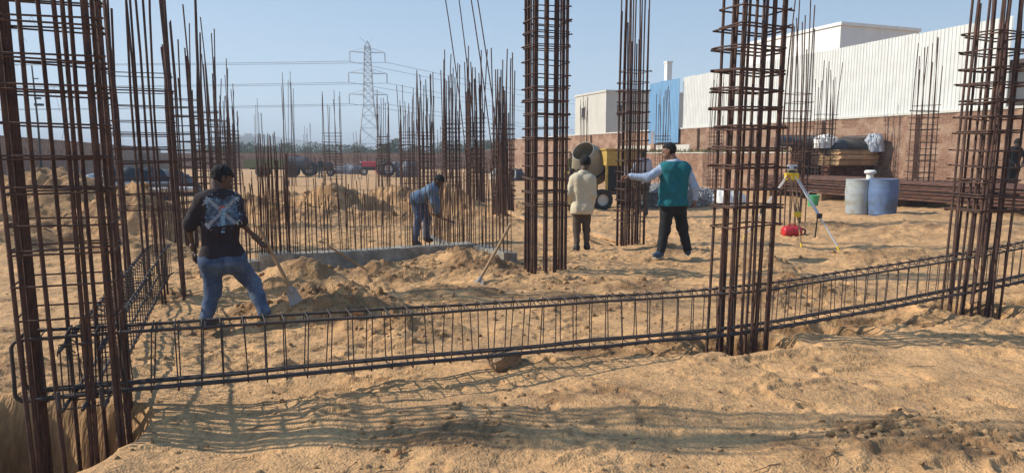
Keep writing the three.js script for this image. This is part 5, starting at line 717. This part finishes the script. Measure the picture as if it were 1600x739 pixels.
{ // worker in black behind the stored bars at the right edge, standing on a few bricks
  const d = 18.5, px0 = 1577, py0 = 340, s = (d * 0.9928 + 0.18) / FPX, X = (px0 - 800) * s, y0 = H(X, d) + 0.22, q = (n, x, y, z) => [n, px0 + x / s, py0 - y / s, z];
  const bs = thing('brick_stack', 'low heap of bricks under the worker in black at the right edge', 'brick stack', X, H(X, d), d, 0.36, 'brick stacks by the right wall'); for (let k = 0; k < 2; k++) for (let i = 0; i < 3; i++) { const b = mesh('brick', brickGeo(), M.brickUnit[(i + k) % 3], bs); b.position.set(-0.25 + i * 0.25, 0.05 + k * 0.105, 0); }
  const J = jointsAt(d, 0, px0, py0, [q('head', 0.06, 1.53, 0.06), q('neck', 0.03, 1.41, 0.02), q('shL', -0.14, 1.34, 0.05), q('shR', 0.19, 1.33, 0), q('elL', -0.24, 1.12, 0.05), q('wrL', -0.1, 0.98, 0.2), q('elR', 0.33, 1.14, 0.05), q('wrR', 0.14, 1.0, 0.2), q('hipL', -0.1, 0.86, 0), q('hipR', 0.08, 0.86, 0), q('knL', -0.1, 0.47, 0.03), q('knR', 0.08, 0.47, 0.03), q('anL', -0.1, 0.09, 0), q('anR', 0.09, 0.09, 0), q('toL', -0.12, 0.05, 0.16), q('toR', 0.11, 0.05, 0.16)]);
  person({ x: X, y: y0 + 0.0, d, J, label: 'worker in black clothes behind the bars at the far right edge', face: [-0.5, -0.5, 0.6], skin: [0.06, 0.034, 0.024], handL: { dir: [0.5, -0.5, 0.5], palm: [0, -1, 0], curl: 0.6, side: 1 }, handR: { dir: [-0.6, -0.5, 0.5], palm: [0, -1, 0], curl: 0.6, side: -1 }, trMat: cloth(0.014, 0.014, 0.016), shMat: cloth(0.01, 0.01, 0.011), sleeve: 1.95, hem: -0.05, shoeMat: M.dark, sd: 12, fine: 0.014 });
}
for (const [i, px, d, sc, vest, label] of [[0, 892, 34, [0.12, 0.10, 0.03], null, 'far person in dark clothes with a yellow bag behind the cream jacket man'], [1, 901, 35, [0.5, 0.5, 0.48], null, 'far person in a white shirt left of the mixer drum'], [2, 500, 58, [0.02, 0.02, 0.02], null, 'tiny far person in black in front of the dark tractor']]) {
  const s = (d * 0.9928 + 0.18) / FPX, X = (px - 800) * s, y0 = H(X, d), q = (n, x, y, z) => [n, px + x / s, 300 - y / s, z];
  const J = jointsAt(d, 0, px, 300, [q('head', 0, 1.54, 0), q('neck', 0, 1.41, 0), q('shL', -0.17, 1.35, 0), q('shR', 0.17, 1.35, 0), q('elL', -0.22, 1.08, 0), q('wrL', -0.2, 0.86, 0.1), q('elR', 0.22, 1.08, 0), q('wrR', 0.2, 0.86, 0.1), q('hipL', -0.09, 0.86, 0), q('hipR', 0.09, 0.86, 0), q('knL', -0.1, 0.47, 0.03), q('knR', 0.1, 0.47, 0.03), q('anL', -0.11, 0.08, 0), q('anR', 0.11, 0.08, 0), q('toL', -0.13, 0.04, 0.16), q('toR', 0.13, 0.04, 0.16)]);
  person({ x: X, y: y0 + 0.01, d, J, label, face: [0.3, 0, 1], skin: [0.1, 0.055, 0.036], handL: { dir: [0, -1, 0], palm: [1, 0, 0], curl: 0.5, side: 1 }, handR: { dir: [0, -1, 0], palm: [-1, 0, 0], curl: 0.5, side: -1 }, trMat: cloth(0.06, 0.06, 0.07), shMat: cloth(...sc), sleeve: 1.9, hem: -0.05, shoeMat: M.dark, sd: 6 + i, fine: 0.02 });
  if (i === 0) { const b = mesh('yellow_bag', new RoundedBoxGeometry(0.3, 0.36, 0.18, 3, 0.05), M.yellow); b.position.set(X - 0.24, y0 + 0.62, -d + 0.12); tag(b, 'yellow bag held by the far person behind the cream jacket man', 'bag'); }
}
// ---------------------------------------------------------------- clods and crumbs of soil, weeds on the low wall
{
  const kinds = [0, 1, 2].map(k => { const g = new THREE.IcosahedronGeometry(1, 1), P = g.attributes.position, v = V(); for (let i = 0; i < P.count; i++) { v.fromBufferAttribute(P, i); const s = 0.72 + 0.55 * fbm(v.x * 1.7 + k * 5, v.y * 1.7 + v.z * 2.1, 3, 700 + k); P.setXYZ(i, v.x * s, v.y * s * 0.72, v.z * s); } g.computeVertexNormals(); return g; });
  const spots = [[[820, 618], 0.16, 60, 0.028], [[745, 672], 0.38, 230, 0.022], [[1330, 690], 0.25, 220, 0.024], [[1530, 695], 0.3, 240, 0.024], [[620, 705], 0.3, 110, 0.022], [[520, 680], 0.3, 80, 0.018], [[470, 618], 0.2, 40, 0.02], [[1420, 665], 0.12, 26, 0.026], [[640, 520], 0.5, 160, 0.03], [[560, 490], 0.55, 260, 0.032], [[470, 500], 0.6, 240, 0.03], [[620, 430], 0.7, 220, 0.035], [[770, 425], 0.6, 200, 0.035], [[820, 440], 0.5, 120, 0.03], [[900, 420], 0.4, 90, 0.03], [[1050, 500], 0.4, 80, 0.02], [[1280, 460], 0.5, 150, 0.028], [[1150, 550], 0.4, 60, 0.028], [[860, 500], 0.5, 60, 0.026], [[1460, 655], 0.35, 60, 0.016], [[1050, 700], 0.6, 120, 0.016], [[300, 560], 0.5, 80, 0.018], [[250, 705], 0.3, 30, 0.016]];
  const all = []; for (const [[px, py], r, n, s] of spots) { const [x, d] = onGround(px, py); for (let i = 0; i < n * 0.4; i++) { const a = rr(0, 6.28), q = Math.pow(rnd(), 0.75) * r; all.push([x + Math.cos(a) * q * 1.4, d + Math.sin(a) * q * 0.8, s * (0.18 + 0.95 * Math.pow(rnd(), 2.6))]); } }
  for (let i = 0; i < 2600; i++) { const d = 2.9 + 15 * Math.pow(rnd(), 1.6); all.push([rr(-1, 1) * (1 + d * 0.85), d, 0.003 + 0.018 * Math.pow(rnd(), 5)]); }
  for (let i = 0; i < 1100; i++) { const m = mounds[Math.floor(rnd() * 25)], a = rr(0, 6.28), q = Math.sqrt(rnd()) * 1.2; if (m[5] < 0.6) continue; all.push([m[0] + Math.cos(a) * q * m[3], m[1] + Math.sin(a) * q * m[4], (0.008 + 0.04 * Math.pow(rnd(), 5)) * (m[1] > 11 ? 2 : 1)]); }
  const m4 = new THREE.Matrix4(), qt = new THREE.Quaternion();
  kinds.forEach((g, k) => { const L = all.filter((_, i) => i % 3 === k), im = new THREE.InstancedMesh(g, std(lin(1, 1, 1), { map: concMap, roughness: 1 }), L.length); L.forEach(([x, d, s], i) => { qt.setFromEuler(new THREE.Euler(rr(0, 6), rr(0, 6), rr(0, 6))); m4.compose(V(x, H(x, d) + s * 0.12, -d), qt, V(s * rr(0.8, 1.4), s * rr(0.7, 1.1), s)); im.setMatrixAt(i, m4); const c = rr(0.75, 1.15), t = rnd(); im.setColorAt(i, lin(...mix([1.25, 0.80, 0.42], [0.85, 0.54, 0.29], t).map(v => v * c))); }); im.name = k ? 'soil_clods_00' + k : 'soil_clods'; im.castShadow = im.receiveShadow = true; scene.add(im); tag(im, ['scattered crumbs and clods of dry soil on the sand', 'further dry soil clods spread over the sand', 'loose soil lumps lying between the other clods'][k], 'clods', null, 'stuff'); });
}
{ // cut ends of tie wire and splinters trodden into the sand
  const g = tube([V(-1, 0, 0), V(-0.3, 0.12, 0.1), V(0.4, 0.02, -0.1), V(1, 0.1, 0.15)], 0.03, 4), im = new THREE.InstancedMesh(g, M.ironBrown, 220), m4 = new THREE.Matrix4(), qt = new THREE.Quaternion();
  for (let i = 0; i < 220; i++) { const d = 2.9 + 9 * Math.pow(rnd(), 1.4), x = rr(-1, 1) * (1 + d * 0.8), s = rr(0.025, 0.1); qt.setFromEuler(new THREE.Euler(rr(-.2, .2), rr(0, 6), rr(-.2, .2))); m4.compose(V(x, H(x, d) + 0.004, -d), qt, V(s, s * 0.8, s)); im.setMatrixAt(i, m4); }
  im.name = 'wire_offcuts'; im.castShadow = im.receiveShadow = true; scene.add(im); tag(im, 'short cut ends of tie wire scattered over the sand', 'wire offcuts', null, 'stuff');
}
{ const g = new THREE.BufferGeometry(), P = []; for (let i = 0; i < 900; i++) { const t = rnd() * 11, d = 26 + t, x = WL(d) - 1.7 * 1.056 + 0.12, y = 1.66, h = rr(0.05, 0.28), a = rr(0, 6.28), w = rr(0.02, 0.05), q = rr(-.15, .15); P.push(x + q - w * Math.cos(a), y, -d - w * Math.sin(a), x + q + w * Math.cos(a), y, -d + w * Math.sin(a), x + q + rr(-.1, .1), y + h, -d + rr(-.1, .1)); } g.setAttribute('position', new THREE.Float32BufferAttribute(P, 3)); g.computeVertexNormals(); tag(mesh('weeds', g, std(lin(0.13, 0.12, 0.05), { side: THREE.DoubleSide })), 'dry weeds growing along the top of the lower brick wall', 'weeds', null, 'stuff'); }
renderer.render(scene, camera);
